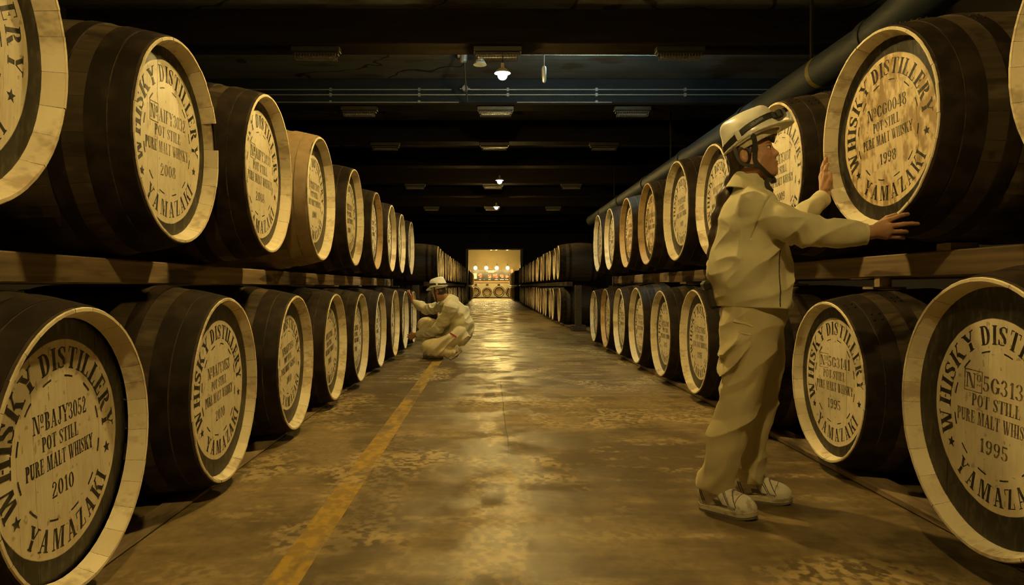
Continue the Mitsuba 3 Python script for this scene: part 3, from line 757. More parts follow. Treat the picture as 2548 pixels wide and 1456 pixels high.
# measured ends: (depth, x, end diameter, label ratio, serial, year, staves, boxed, turn, head, faded)
NEAR = {
    ('L', 'lower'): [(2.20, -1.20, .827, .77, 'BAJY3052', '2010', 'b', False, 5, 'painted_head', False, .070), (3.41, -1.20, .835, .755, 'BAJY3053', '2010', 'c', False, 6, 'painted_head', True, .042),
                     (4.64, -1.20, .83, .71, 'BAJY3054', '2010', 'a', False, 10, 'painted_head', False, .058), (5.83, -1.20, .83, .73, 'BAJY3055', '2010', 'b', False, 8, 'painted_head', True, .058),
                     (6.98, -1.20, .82, .73, 'BAJY3056', '2010', 'c', False, 0, 'painted_head', True, .058), (8.24, -1.20, .82, .74, 'BAJY3057', '2010', 'a', False, 4, 'painted_head', True, .058),
                     (9.50, -1.20, .84, .74, 'BAJY3058', '2010', 'b', False, 0, 'painted_head', True, .058), (10.63, -1.20, .82, .74, 'BAJY3059', '2010', 'c', False, 0, 'painted_head', True, .058),
                     (11.80, -1.20, .81, .74, 'BAJY3060', '2010', 'a', False, 0, 'painted_head', True, .058)],
    ('L', 'upper'): [(1.72, -1.215, .84, .78, 'AIFY3030', '2008', 'c', True, -4, 'painted_head', True, .058), (3.07, -1.272, .83, .80, 'AIFY3032', '2008', 'notched', True, 0, 'painted_head', True, .058),
                     (4.08, -1.20, .856, .81, 'AIFY3031', '2008', 'b', True, -2, 'painted_head', True, .058), (5.34, -1.20, .878, .71, 'BEBY3002', '2004', 'pale', True, 0, 'painted_head', True, .058),
                     (6.66, -1.20, .86, .73, 'BEBY3024', '2004', 'c', True, 0, 'painted_head', True, .058), (7.95, -1.20, .82, .74, 'BEBY3025', '2004', 'aged', True, 0, 'painted_head', True, .058),
                     (9.17, -1.20, .82, .74, 'BEBY3026', '2004', 'b', True, 0, 'painted_head', True, .058), (10.22, -1.20, .81, .74, 'BEBY3027', '2004', 'a', True, 0, 'painted_head', True, .058),
                     (11.44, -1.20, .81, .74, 'BEBY3028', '2004', 'c', True, 0, 'painted_head', True, .058)],
    ('R', 'lower'): [(2.36, 1.555, .88, .70, '5G3138', '1995', 'b', True, -3, 'painted_head', True, .05), (3.72, 1.68, .797, .80, '5G3141', '1995', 'a', True, 0, 'painted_head', True, .05),
                     (4.85, 1.66, .81, .78, '5G3121', '1995', 'c', True, 0, 'painted_head', True, .058), (6.03, 1.65, .84, .74, '5E3105', '1995', 'a', True, 0, 'painted_head', True, .058),
                     (7.20, 1.65, .825, .74, '5E3107', '1995', 'b', True, 0, 'painted_head', True, .058), (8.385, 1.65, .85, .74, '5E3108', '1995', 'c', True, 0, 'painted_head', True, .058),
                     (9.487, 1.65, .84, .74, '5E3109', '1995', 'a', True, 0, 'painted_head', True, .058), (10.61, 1.65, .83, .74, '5E3110', '1995', 'aged', True, 0, 'painted_head', True, .058),
                     (11.78, 1.65, .80, .74, '5E3111', '1995', 'b', True, 0, 'painted_head', True, .058)],
    ('R', 'upper'): [(1.94, 1.65, .84, .76, 'CG0047', '1998', 'c', False, 3, 'stained_head', True, .058), (3.20, 1.656, .842, .77, 'CG0048', '1998', 'a', False, 5, 'stained_head', False, .058),
                     (4.35, 1.655, .84, .80, 'AJEY3037', '2009', 'b', False, 2, 'painted_head', False, .05), (5.563, 1.66, .835, .74, 'AJEY3034', '2009', 'c', False, 4, 'painted_head', True, .058),
                     (6.61, 1.65, .88, .70, 'AJEY3029', '2009', 'a', False, 3, 'painted_head', True, .058), (7.82, 1.65, .855, .74, 'CG0051', '1998', 'aged', False, 0, 'stained_head', True, .058),
                     (9.00, 1.65, .84, .74, 'CG0052', '1998', 'aged', False, 0, 'stained_head', True, .058), (10.25, 1.65, .845, .74, 'AJEY3033', '2009', 'b', False, 0, 'painted_head', True, .058),
                     (11.36, 1.65, .86, .74, 'AJEY3035', '2009', 'a', False, 0, 'painted_head', True, .058)]}
YAW = {'CG0048': 4}
# measured centre heights of the upper casks (they lie on shims of different thickness)
UPZ = {'L': [1.555, 1.546, 1.528, 1.516, 1.515, 1.51, 1.51, 1.51, 1.51], 'R': [1.62, 1.626, 1.58, 1.565, 1.57, 1.573, 1.57, 1.57, 1.58]}
SEEN = {'BAJY3052', 'BAJY3053', 'AIFY3032', '5G3138', '5G3141', 'CG0048', 'AJEY3037'}
SHIM = mikit.ply(bx(-.5, .5, -.5, .5, -.5, .5), 'shim_wood')
def shim(x, y, z, w, l, h, label, turn=0.0, cat_='shim', group='shim boards under the runners', name='shim_board'):
    put(name, SHIM, label=label, category=cat_, group=group, to_world=T().translate([x, y, z + h / 2]).rotate([0, 0, 1], turn).scale([w, l, h]))
for (side, tier), rows in NEAR.items():
    nm = 'left' if side == 'L' else 'right'
    sg = -1 if side == 'L' else 1
    run = RUN_L if side == 'L' else RUN_R
    rx = sum(run) / 2
    for i, (y, x, D, lab, serial, year, st, boxed, turn, head, faded, deep) in enumerate(rows):
        off = abs(rx - x)
        look = {'pale': 'pale oak cask with a cream chime', 'aged': 'dark cask with a brown-stained chime', 'notched': 'cask with a broken chime'}.get(st, 'dark brown cask with a cream chime')
        if head == 'stained_head' and st != 'aged': look = 'dark cask with a stained yellowed head'
        mark = f' stencilled {serial}' if serial in SEEN else ''
        where = f'{ordinal(i)} of the near {nm} {tier} row'
        if tier == 'lower':
            zc = LOW[side] + contact(D, abs((-1.36 if side == 'L' else 1.80) - x))
        else:
            zc = max(UPZ[side][i], UP[side] + contact(D, off) + .002)
        cask(side, y, x, D, zc, lab, serial, year, f'{look}{mark}, {where}', None, st, boxed, turn, head, faded=faded, deep=deep)
        top, bot = zc + contact(D, off), zc - contact(D, off)
        if tier == 'lower':
            g = RZ[side][0] - top
            if side == 'R' and g > .02:
                shim(rx - .03, y + .02, top - .003, .16, .12, .012, f'thin flat board lying on the {ordinal(i)} near right lower cask', RND.uniform(-8, 8))
                shim(rx - .03, y + .03, top + .009, .06, .055, g - .009, f'small square block between the {ordinal(i)} near right lower cask and the runner', RND.uniform(-8, 8), cat_='block', group='small blocks under the right runner', name='wooden_block')
            elif g > .004: shim(rx - sg * .04, y + .02, top - .002, .20, .15 if i != 1 else .12, g + .002, f'flat wooden shim board between the {ordinal(i)} near {nm} lower cask and the runner', RND.uniform(-8, 8))
        else:
            g = bot - UP[side]
            if g > .004: shim(rx, y, UP[side], .12, .10, g + .003, f'wooden block under the {ordinal(i)} near {nm} upper cask', cat_='block', group='blocks under the upper casks', name='wooden_block')

# far casks: too small to show staves
def ring_part(x0, x1, d): return lathe([(r_out(x0) + d, x0), (r_out(x1) + d, x1)], 20, 'x')
xs = np.linspace(-.012, -LEN, 9)
FAR_BODY = mikit.ply((lambda m: (m.invert(), m)[1])(lathe([(r_out(x), x) for x in xs] + [(0.0, -LEN + .03)], 24, 'x')), 'far_cask_body', smooth=40)
FAR_CHIME = mikit.ply((lambda m: (m.invert(), m)[1])(lathe([(r_out(-DEPTH) - .045, -DEPTH), (r_out(0) - .014, 0), (r_out(0) - .003, 0.0), (r_out(-.012) + .0005, -.012)], 24, 'x')), 'far_cask_chime', smooth=20)
FAR_HEAD = mikit.ply(cat(lathe([(0.0, -DEPTH), (.30, -DEPTH)], 24, 'x')), 'far_cask_head')
FAR_RIM = mikit.ply(lathe([(.30, -DEPTH), (r_out(-DEPTH) - .045, -DEPTH)], 24, 'x'), 'display_black')
FAR_HOOP = mikit.ply((lambda m: (m.invert(), m)[1])(cat(*[lathe([(r_out(a) - .002, a), (r_out(a) + .004, a), (r_out(b) + .004, b), (r_out(b) - .002, b)], 24, 'x') for a, b in HOOPS])), 'brown_iron_hoop', smooth=20)
def far_cask(side, y, x, zc, D, label, rot=None):
    k = thing('whisky_cask', label, 'cask')
    a = {'L': 0, 'R': 180, 'B': -90}[side] if rot is None else rot
    w = T().translate([x, y, zc]).rotate([0, 0, 1], a).scale(D / (2 * RE))
    for nm, s in (('body', FAR_BODY), ('chime', FAR_CHIME), ('head', FAR_HEAD), ('head_rim', FAR_RIM), ('hoops', FAR_HOOP)): put(nm, s, k, to_world=w, kind='stuff' if nm == 'hoops' else None)
for side, x, nm in (('L', -1.25, 'left'), ('R', 1.65, 'right')):
    for tier in ('lower', 'upper'):
        for i in range(20):
            D = RND.uniform(.79, .83)
            z = .037 + contact(D, .2) if tier == 'lower' else 1.062 + contact(D, .2)
            far_cask(side, 17.95 + 1.2 * i + RND.uniform(-.05, .05), x + RND.uniform(-.025, .025), z, D, f'dark cask with a pale chime, {ordinal(i)} of the far {nm} {tier} row')
for side, x, nm in (('L', -1.25, 'left'), ('R', 1.60, 'right')):
    for tier in ('lower', 'upper'):
        for i in range(10):
            D = RND.uniform(.79, .83)
            z = .037 + contact(D, .2) if tier == 'lower' else 1.062 + contact(D, .2)
            far_cask(side, 48.2 + 1.25 * i, x, z, D, f'cask in the bright back room, {ordinal(i)} of its {nm} {tier} row')
for i, (x, D) in enumerate(((-1.17, .76), (-.20, .70), (.78, .80), (1.75, .76))):
    far_cask('B', 60.6, x, .06 + RB * D / (2 * RE) + .004, D, f'cask at the back wall under the display, facing the aisle, {["leftmost", "second", "third", "rightmost"][i]} of four')
# ------------------------------------------------------------------ lamps and ceiling fittings
def emitter(mesh, power, color, smooth=True):
    return mikit.ply(mesh, 'display_white', smooth=smooth, emitter={'type': 'area', 'radiance': {'type': 'rgb', 'value': [float(power * c) for c in color]}})
BULB = trimesh.creation.icosphere(3, .06)
def pendant(x, y, z, power, label):
    k = thing('pendant_lamp', label, 'lamp')
    put('cord', mikit.ply(tube([(x, y, z + .13), (x, y, BEAM_BOTTOM - .035)], .006, 6), 'dark_metal'), k)
    sh = lathe([(.012, .14), (.022, .135), (.024, .085), (.035, .075), (.075, .045), (.102, .012), (.100, .010), (.072, .040), (.033, .068), (.0, .07)], 28)
    sh.apply_translation([x, y, z])
    put('shade', mikit.ply(sh, 'lamp_shade', smooth=30), k)
    b = BULB.copy(); b.vertices = b.vertices * [1, 1, 1.05] + [x, y, z - .01]
    put('bulb', emitter(b, power * 10, WARM), k)
for i, (x, y, z, f) in enumerate(LAMPS):
    pendant(x, y, z, AISLE_LAMP * f, ['lit pendant bulb hanging over the aisle above the photographer', 'lit pendant bulb hanging over the aisle beside the standing person', 'large lit pendant bulb hanging below the front wire-guard fixture', 'small lit pendant bulb in the middle distance over the aisle', 'smallest and farthest lit pendant bulb over the aisle'][i])

# wire-guard strip fixtures under the beams, three to a beam
def fixture(x, y, ztop, label):
    k = thing('guarded_fixture', label, 'ceiling light')
    put('housing', mikit.ply(cat(bx(x - .30, x + .30, y - .07, y + .07, ztop - .065, ztop, .006), bx(x - .28, x + .28, y - .05, y + .05, ztop - .10, ztop - .065, .006)), 'olive_metal'), k)
    tb = trimesh.creation.cylinder(.016, .46, sections=12); tb.apply_transform(trimesh.transformations.rotation_matrix(math.pi / 2, [0, 1, 0])); tb.apply_translation([x, y, ztop - .122])
    put('tube', mikit.ply(tb, 'bright_steel', smooth=40), k)
    ws = []
    for s in np.linspace(-.25, .25, 15):
        ws.append(tube([(x + s, y - .055, ztop - .09), (x + s, y - .055, ztop - .150), (x + s, y + .055, ztop - .150), (x + s, y + .055, ztop - .09)], .0028, 4))
    for dy, dz in ((-.055, -.15), (-.055, -.12), (0, -.153), (.055, -.15), (.055, -.12)):
        ws.append(tube([(x - .26, y + dy, ztop + dz), (x + .26, y + dy, ztop + dz)], .0028, 4))
    put('wire_guard', mikit.ply(cat(*ws), 'guard_wire'), k)
BEAMY = lambda n: 9.1 + 3.05 * n
for n in (0, 1, 2, 4, 6):
    for x, nm in ((-2.15, 'left'), (.10, 'middle'), (2.36, 'right')):
        fixture(x, BEAMY(n) + .10, BEAM_BOTTOM - .035, f'wire-guarded strip fixture, {nm} of the three under the {["front", "second", "third", "", "fourth", "", "fifth"][n]} ceiling beam in view')
# a cool tube behind the front beam lights the slab beyond it
k = thing('tube_light', 'cool white tube light fixed behind the front ceiling beam', 'ceiling light')
put('batten', mikit.ply(bx(.75, 1.95, BEAMY(0) + .40, BEAMY(0) + .47, 4.05, 4.10, .006), 'grey_metal'), k)
for x in (.9, 1.8): put('hanger', mikit.ply(bx(x - .015, x + .015, BEAMY(0) + .42, BEAMY(0) + .45, 4.09, SLAB), 'grey_metal'), k)
tb = trimesh.creation.cylinder(.014, 1.1, sections=12); tb.apply_transform(trimesh.transformations.rotation_matrix(math.pi / 2, [0, 1, 0])); tb.apply_translation([1.35, BEAMY(0) + .50, 4.075])
put('tube', emitter(tb, COOL_TUBE, (.62, .95, .9), smooth=40), k)
# conduits on the face of the second beam
yb = BEAMY(1) - .03
for j, (z, r) in enumerate(((4.17, .011), (4.085, .011), (3.962, .010))):
    k = thing('conduit', ['upper grey conduit pipe along the face of the second beam', 'lower grey conduit pipe along the face of the second beam', 'thin conduit pipe along the bottom edge of the second beam'][j], 'pipe')
    spans = [(-4.6, -.62), (-.44, 4.9)] if j == 0 else [(-4.6, 4.9)] if j == 1 else [(-4.6, -.5), (.45, 2.0)]
    for a, b in spans: put('pipe', mikit.ply(tube([(a, yb, z), (b, yb, z)], r, 8), 'grey_metal', smooth=40), k)
    for x in np.arange(-4.05, 4.8, 1.45):
        if any(a < x < b for a, b in spans): put('clamp', mikit.ply(bx(x - .02, x + .02, yb - .016, yb + .03, z - .028, z + .028, .003), 'grey_metal'), k)
k = thing('junction_box', 'round grey junction box on the conduit of the second beam', 'junction box')
c = P(1157, 221, yb)
m = lathe([(0, -.05), (.045, -.05), (.052, -.04), (.052, .03)], 24, 'y'); m.apply_translation(c)
put('body', mikit.ply(m, 'grey_metal', smooth=30), k)
put('spigot', mikit.ply(cat(tube([c + [-.085, 0, 0], c + [.085, 0, 0]], .014, 8), tube([c, c + [0, 0, .085]], .014, 8)), 'grey_metal'), k)
# hanging device, horn speaker, pull rod and wire behind the front beam
yd = 10.6
k = thing('hanging_sensor', 'grey cylindrical device hanging left of the front pendant lamp', 'sensor')
c = P(1153, 133, yd)
m = lathe([(0, .13), (.05, .13), (.055, .11), (.055, -.09), (.045, -.12), (.03, -.13), (0, -.13)], 24); m.apply_translation(c)
put('body', mikit.ply(m, 'grey_metal', smooth=30), k)
put('bracket', mikit.ply(cat(bx(c[0] - .02, c[0] + .02, yd - .02, yd + .02, c[2] + .12, SLAB), bx(c[0] - .085, c[0] - .045, yd - .03, yd + .03, c[2] - .06, c[2] + .02, .006)), 'grey_metal'), k)
put('stem', mikit.ply(tube([c + [.015, 0, -.13], c + [.02, .2, -.30], c + [.02, 1.2, -.38]], .012, 8), 'dark_metal'), k)
k = thing('horn_speaker', 'white bell-shaped horn speaker left of the front pendant lamp', 'speaker')
c = P(1194, 145, 10.2)
m = lathe([(.03, .10), (.033, .04), (.045, 0), (.07, -.05), (.092, -.085), (.092, -.093), (.066, -.06), (.04, -.01), (0, .03)], 28); m.apply_translation(c)
put('horn', mikit.ply(m, 'horn_white', smooth=35), k)
m = lathe([(0, .20), (.05, .19), (.082, .15), (.085, .11), (.06, .085), (.03, .08)], 24); m.apply_translation(c)
put('driver', mikit.ply(m, 'horn_white', smooth=35), k)
put('bracket', mikit.ply(bx(c[0] - .012, c[0] + .012, c[1] - .012, c[1] + .012, c[2] + .19, SLAB), 'grey_metal'), k)
k = thing('pull_rod', 'thin rod with a silver tube end hanging right of the front pendant lamp', 'rod')
a, b, c2 = P(1354, 104, 9.62), P(1354, 166, 9.62), P(1354, 206, 9.62)
put('rod', mikit.ply(tube([[a[0], 9.62, SLAB], b], .006, 6), 'dark_metal'), k)
put('tube_end', mikit.ply(tube([b + [0, 0, .01], b, b + [0, 0, -.03], c2 + [0, 0, .02], c2], [.006, .024, .031, .027, .012], 16), 'bright_steel', smooth=35), k)
k = put('wire', mikit.ply(tube([P(1210, 135, 10.9), P(1420, 136.5, 10.9), P(1640, 138, 10.9)], .006, 5), 'horn_white'), label='thin white wire stretched across behind the front beam', category='wire')
put('hook', mikit.ply(cat(tube([P(1214, 135, 10.9), P(1214, 135, 10.9) * [1, 1, 0] + [0, 0, SLAB]], .005, 5), tube([P(1638, 138, 10.9), P(1638, 138, 10.9) * [1, 1, 0] + [0, 0, SLAB]], .005, 5)), 'grey_metal'), k)
# duct along the right side
k = thing('air_duct', 'round blue-grey duct running along the right under the ceiling', 'duct')
ax, az = 3.30, 3.08
put('pipe', mikit.ply(tube([(ax, 6.35, az), (ax, 24, az)], .165, 28), 'duct_blue', smooth=40), k)
for y in (6.35, 9.4, 12.4, 15.4, 18.4, 21.4): put('joint_ring', mikit.ply(tube([(ax, y - .05, az), (ax, y + .05, az)], .182, 28), 'duct_blue', smooth=40), k)
put('pipe', mikit.ply(tube([(ax, 6.30, az), (ax + .05, 4.0, az + .25), (ax + .1, 1.0, az + .32)], [.17, .19, .2], 28), 'duct_blue', smooth=40), k)
put('tape', mikit.ply(tube([(ax, 7.3, az), (ax, 7.38, az)], .1665, 28), 'caution_yellow', smooth=40), k)
for y in (7.6, 13.5, 19.6): put('hanger', mikit.ply(bx(ax - .01, ax + .01, y - .02, y + .02, az + .16, SLAB), 'dark_beam'), k)

# ------------------------------------------------------------------ the bright back room
def at_back(px, py, y): return P(px, py, y)
for i, px in enumerate((1183, 1210, 1236, 1263)):
    c = P(px, 667, 60.4)
    k = thing('spot_lamp', f'glaring lamp over the display panel, {["leftmost", "second from the left", "third from the left", "rightmost"][i]} of four', 'lamp')
    b = trimesh.creation.icosphere(2, .14); b.apply_translation(c)
    put('bulb', emitter(b, BACK_LAMP, WARM), k)
    put('arm', mikit.ply(tube([c + [0, .05, .08], c + [0, .6, .35], [c[0], BACK_Y, c[2] + .35]], .02, 6), 'dark_metal'), k)
k = thing('track_light', 'thin ceiling track with lit spots just inside the opening', 'ceiling light')
a, b = P(1192, 618, 55.5), P(1267, 618, 55.5)
put('track', mikit.ply(bx(a[0], b[0], 55.45, 55.55, a[2] - .02, a[2] + .03, .006), 'display_white'), k)
for x in (a[0] + .3, b[0] - .3): put('hanger', mikit.ply(bx(x - .01, x + .01, 55.49, 55.51, a[2] + .02, BZ), 'dark_metal'), k)
for px in (1222, 1235, 1262):
    c = P(px, 619.5, 55.5); c[2] = a[2] - .085
    m = trimesh.creation.icosphere(2, .065); m.apply_translation(c)
    put('spot', emitter(m, TRACK_LAMP, WARM), k)
k = thing('display_panel', 'dark display panel with pink and red pictures on the back wall', 'display')
a, b = P(1171, 671, 62.2), P(1272, 699, 62.2)
yb = BACK_Y - .04
put('board', mikit.ply(bx(a[0], b[0], yb, BACK_Y, b[2], a[2], .01), 'display_black'), k)
def picture(x0, y0, x1, y1, bsdf, blob=False, seed=0):
    p, q = P(x0, y0, yb), P(x1, y1, yb)
    if not blob:
        return put('picture', mikit.ply(bx(p[0], q[0], yb - .012, yb, q[2], p[2]), bsdf), k)
    r = random.Random(seed)
    c, h = (p + q) / 2, np.abs(q - p) / 2
    g = unary_union([affinity.translate(affinity.scale(Point(0, 0).buffer(1, 8), h[0] * r.uniform(.2, .5), h[2] * r.uniform(.2, .55)), c[0] + h[0] * r.uniform(-.55, .55), c[2] + h[2] * r.uniform(-.5, .5)) for _ in range(9)])
    ms = [trimesh.creation.extrude_polygon(s, .012, engine='earcut') for s in getattr(g, 'geoms', [g])]
    m = cat(*ms); v = m.vertices.copy(); m.vertices = np.stack([v[:, 0], yb - .012 + v[:, 2], v[:, 1]], 1)
    return put('picture', mikit.ply(m, bsdf), k)
picture(1173, 680, 1186.5, 694, 'display_pink')
for j, (x0, x1) in enumerate(((1188.5, 1201), (1211, 1224), (1226, 1240), (1243, 1255), (1256.5, 1268))): picture(x0, 680.5, x1, 694, 'display_red', True, j + 3)
picture(1210, 673.5, 1234, 675.5, 'display_white'); picture(1215, 677, 1229, 678.2, 'display_white')
for j, x0 in enumerate((1192, 1204, 1215, 1231, 1244, 1257)): picture(x0, 695.5, x0 + (5, 2, 6, 8, 10, 8)[j], 696.6, 'display_white')
for i, px in enumerate((1184, 1212.5, 1241)):
    p, q = P(px - 3, 706.5, BACK_Y), P(px + 3, 711.5, BACK_Y)
    put('wall_plaque', mikit.ply(bx(p[0], q[0], BACK_Y - .03, BACK_Y, q[2], p[2], .008), 'display_black'), label=f'small black plaque on the cream wall above the back casks, {["left", "middle", "right"][i]} one', category='plaque')
for nm, x0, x1, z in (('left', 1169, 1171.5, 672), ('right', 1271, 1277.5, 670)):
    p, q = P(x0, z, 62.2), P(x1, 690, 62.2)
    put('wooden_pillar', mikit.ply(bx(p[0], q[0], BACK_Y - .25, BACK_Y, 1.39, p[2], .01), 'varnished_wood'), label=f'short varnished wooden pillar at the {nm} end of the display panel', category='pillar')
# ------------------------------------------------------------------ people
def cloth(key, base):
    def fn(p, n, uv):
        w = fbm(p.x * 12, p.y * 12, p.z * 12, 3)
        return mi.Color3f(base) * (0.90 + 0.2 * w)
    return mat(key, fn, 0.85, 0.15, sheen=0.25)
cloth('khaki_cloth', (0.53, 0.48, 0.31))
cloth('tan_cloth', (0.50, 0.43, 0.255))
scene['skin'] = {'type': 'twosided', 'bsdf': {'type': 'principled', 'roughness': 0.48, 'specular': 0.4, 'base_color': {'type': 'mesh_attribute', 'name': 'vertex_color'}}}
mat('dark_hair', lambda p, n, uv: mix((0.022, 0.014, 0.010), (0.06, 0.036, 0.024), fbm(p.x * 90, p.y * 90, p.z * 6, 2)), 0.4, 0.5)
mat('helmet_white', (0.70, 0.68, 0.60), 0.16, 0.5, clearcoat=0.5)
mat('helmet_liner', (0.50, 0.46, 0.33), 0.6, 0.3)
mat('black_webbing', (0.03, 0.027, 0.025), 0.55, 0.4)
mat('black_plastic', (0.022, 0.02, 0.02), 0.25, 0.5)
mat('lens_glassy', (0.25, 0.25, 0.25), 0.08, 0.6, metallic=0.6)
mat('shoe_white', lambda p, n, uv: mix((0.66, 0.62, 0.53), (0.42, 0.37, 0.28), smoothstep(0.5, 0.75, fbm(p.x * 40, p.y * 40, p.z * 40, 3))), 0.55, 0.35)
mat('shoe_sole', lambda p, n, uv: mix((0.50, 0.44, 0.31), (0.26, 0.21, 0.13), smoothstep(0.45, 0.7, fbm(p.x * 30, p.y * 30, p.z * 30, 3))), 0.65, 0.3)
mat('shoe_grey', (0.16, 0.145, 0.125), 0.6, 0.3)
mat('eye_white', (0.62, 0.58, 0.52), 0.15, 0.5)
mat('eye_dark', (0.02, 0.012, 0.008), 0.1, 0.5)
mat('print_grey', (0.42, 0.42, 0.42), 0.5, 0.4)
mat('red_cloth', (0.35, 0.04, 0.04), 0.7, 0.3)

def eyes(who, F, gaze=0.0):
    for s in (-1, 1):
        m = trimesh.creation.icosphere(3, .0112)
        c = A_(.0772, s * .031, .0068)
        m.vertices = to_world_pts(m.vertices + c, F)
        k = put('eye', mikit.ply(m, 'eye_white', smooth=True), who)
        i = trimesh.creation.icosphere(2, .0066)
        i.vertices = to_world_pts(i.vertices * [.45, 1, 1] + c + A_(.0094, .0030 * gaze, 0), F)
        put('iris', mikit.ply(i, 'eye_dark', smooth=True), k)
def hard_hat(who, F, h, lamp=True, marks=False, strap_pts=None):
    shell, band, dome = helmet_parts(h)
    lo, hi = A_(-.17, -.14, -.06), A_(.22, .14, .17)
    k = sdf_part('hard_hat', shell, lo, hi, h, 'helmet_white', who, 'glossy white hard hat', F=F)
    sdf_part('headlamp_strap', band, lo, hi, h * .8, 'black_webbing', k, 'black elastic headlamp strap', F=F)
    sdf_part('liner', lambda q: np.maximum(np.maximum(ell3(q, (-.005, 0, -.02), (.105, .088, .10)), -ell3(q, (-.005, 0, -.02), (.098, .081, .2))), np.maximum(q[:, 2] - .01, -.040 + .12 * np.clip(q[:, 0], 0, .1) - q[:, 2])), lo, hi, h, 'helmet_liner', k, 'pale headband inside the hat', F=F)
    if lamp:
        m = cat(bx(.118, .150, -.034, .034, .022, .060, .008), bx(.10, .125, -.045, .045, .026, .056, .006))
        m.vertices = to_world_pts(m.vertices, F)
        put('headlamp', mikit.ply(m, 'black_plastic', smooth=30), k)
        l = lathe([(0, .012), (.012, .011), (.020, .004), (.022, -.01)], 20, 'x'); l.vertices = to_world_pts(l.vertices + A_(.150, 0, .041), F)
        put('lens', mikit.ply(l, 'lens_glassy', smooth=True), k)
        sdf_part('strap_clip', lambda q: np.maximum(np.maximum(dome(q, .010), -dome(q, -.003)), np.maximum(np.abs(q[:, 0] + .045) - .011, np.maximum(q[:, 2] - .042, -.004 - q[:, 2]))), lo, hi, h * .7, 'helmet_white', k, 'white clips holding the strap', F=F)
    if marks:
        # maker's name on the strap, bent round the hat
        t = meshkit.text_mesh('LEDLENSER', .011, .0006)
        v = np.array(t.vertices); w = v[:, 0].max()
        for side in (-1, 1):
            ang = (math.radians(82) - (v[:, 0] / w) * math.radians(32)) * -1
            r = 1 / np.sqrt((np.cos(ang) / .1285) ** 2 + (np.sin(ang) / .1065) ** 2) * .985
            hh = v[:, 1] + .026
            x = np.cos(ang) * (r + v[:, 2] - hh * .10)
            y = np.sin(ang) * (r + v[:, 2] - hh * .10)
            t2 = t.copy(); t2.vertices = to_world_pts(np.stack([x, y, hh + .02 * x / .13], 1), F)
            if side == -1: put('strap_lettering', mikit.ply(t2, 'print_grey'), k, label='grey lettering on the headlamp strap')
    return k
def ribbon(pts, w, t, nrm):
    """A flat strap along points, width w, thickness t, faces along nrm."""
    p = np.asarray(pts, float)
    tg = np.gradient(p, axis=0); tg /= np.linalg.norm(tg, axis=1, keepdims=True)
    n = np.broadcast_to(np.asarray(nrm, float), p.shape).copy()
    n -= tg * (n * tg).sum(1, keepdims=True); n /= np.linalg.norm(n, axis=1, keepdims=True)
    s = np.cross(tg, n)
    q = np.stack([p - s * w / 2 - n * t / 2, p + s * w / 2 - n * t / 2, p + s * w / 2 + n * t / 2, p - s * w / 2 + n * t / 2], 1)
    V, Fc = q.reshape(-1, 3), []
    for i in range(len(p) - 1):
        for j in range(4):
            a, b = i * 4 + j, i * 4 + (j + 1) % 4
            Fc += [[a, b, b + 4], [a, b + 4, a + 4]]
    e = (len(p) - 1) * 4
    Fc += [[0, 2, 1], [0, 3, 2], [e, e + 1, e + 2], [e, e + 2, e + 3]]
    return trimesh.Trimesh(V, Fc, process=False)
def spline(pts, n=24):
    from scipy.interpolate import CubicSpline
    p = np.asarray(pts, float)
    return CubicSpline(np.linspace(0, 1, len(p)), p)(np.linspace(0, 1, n))

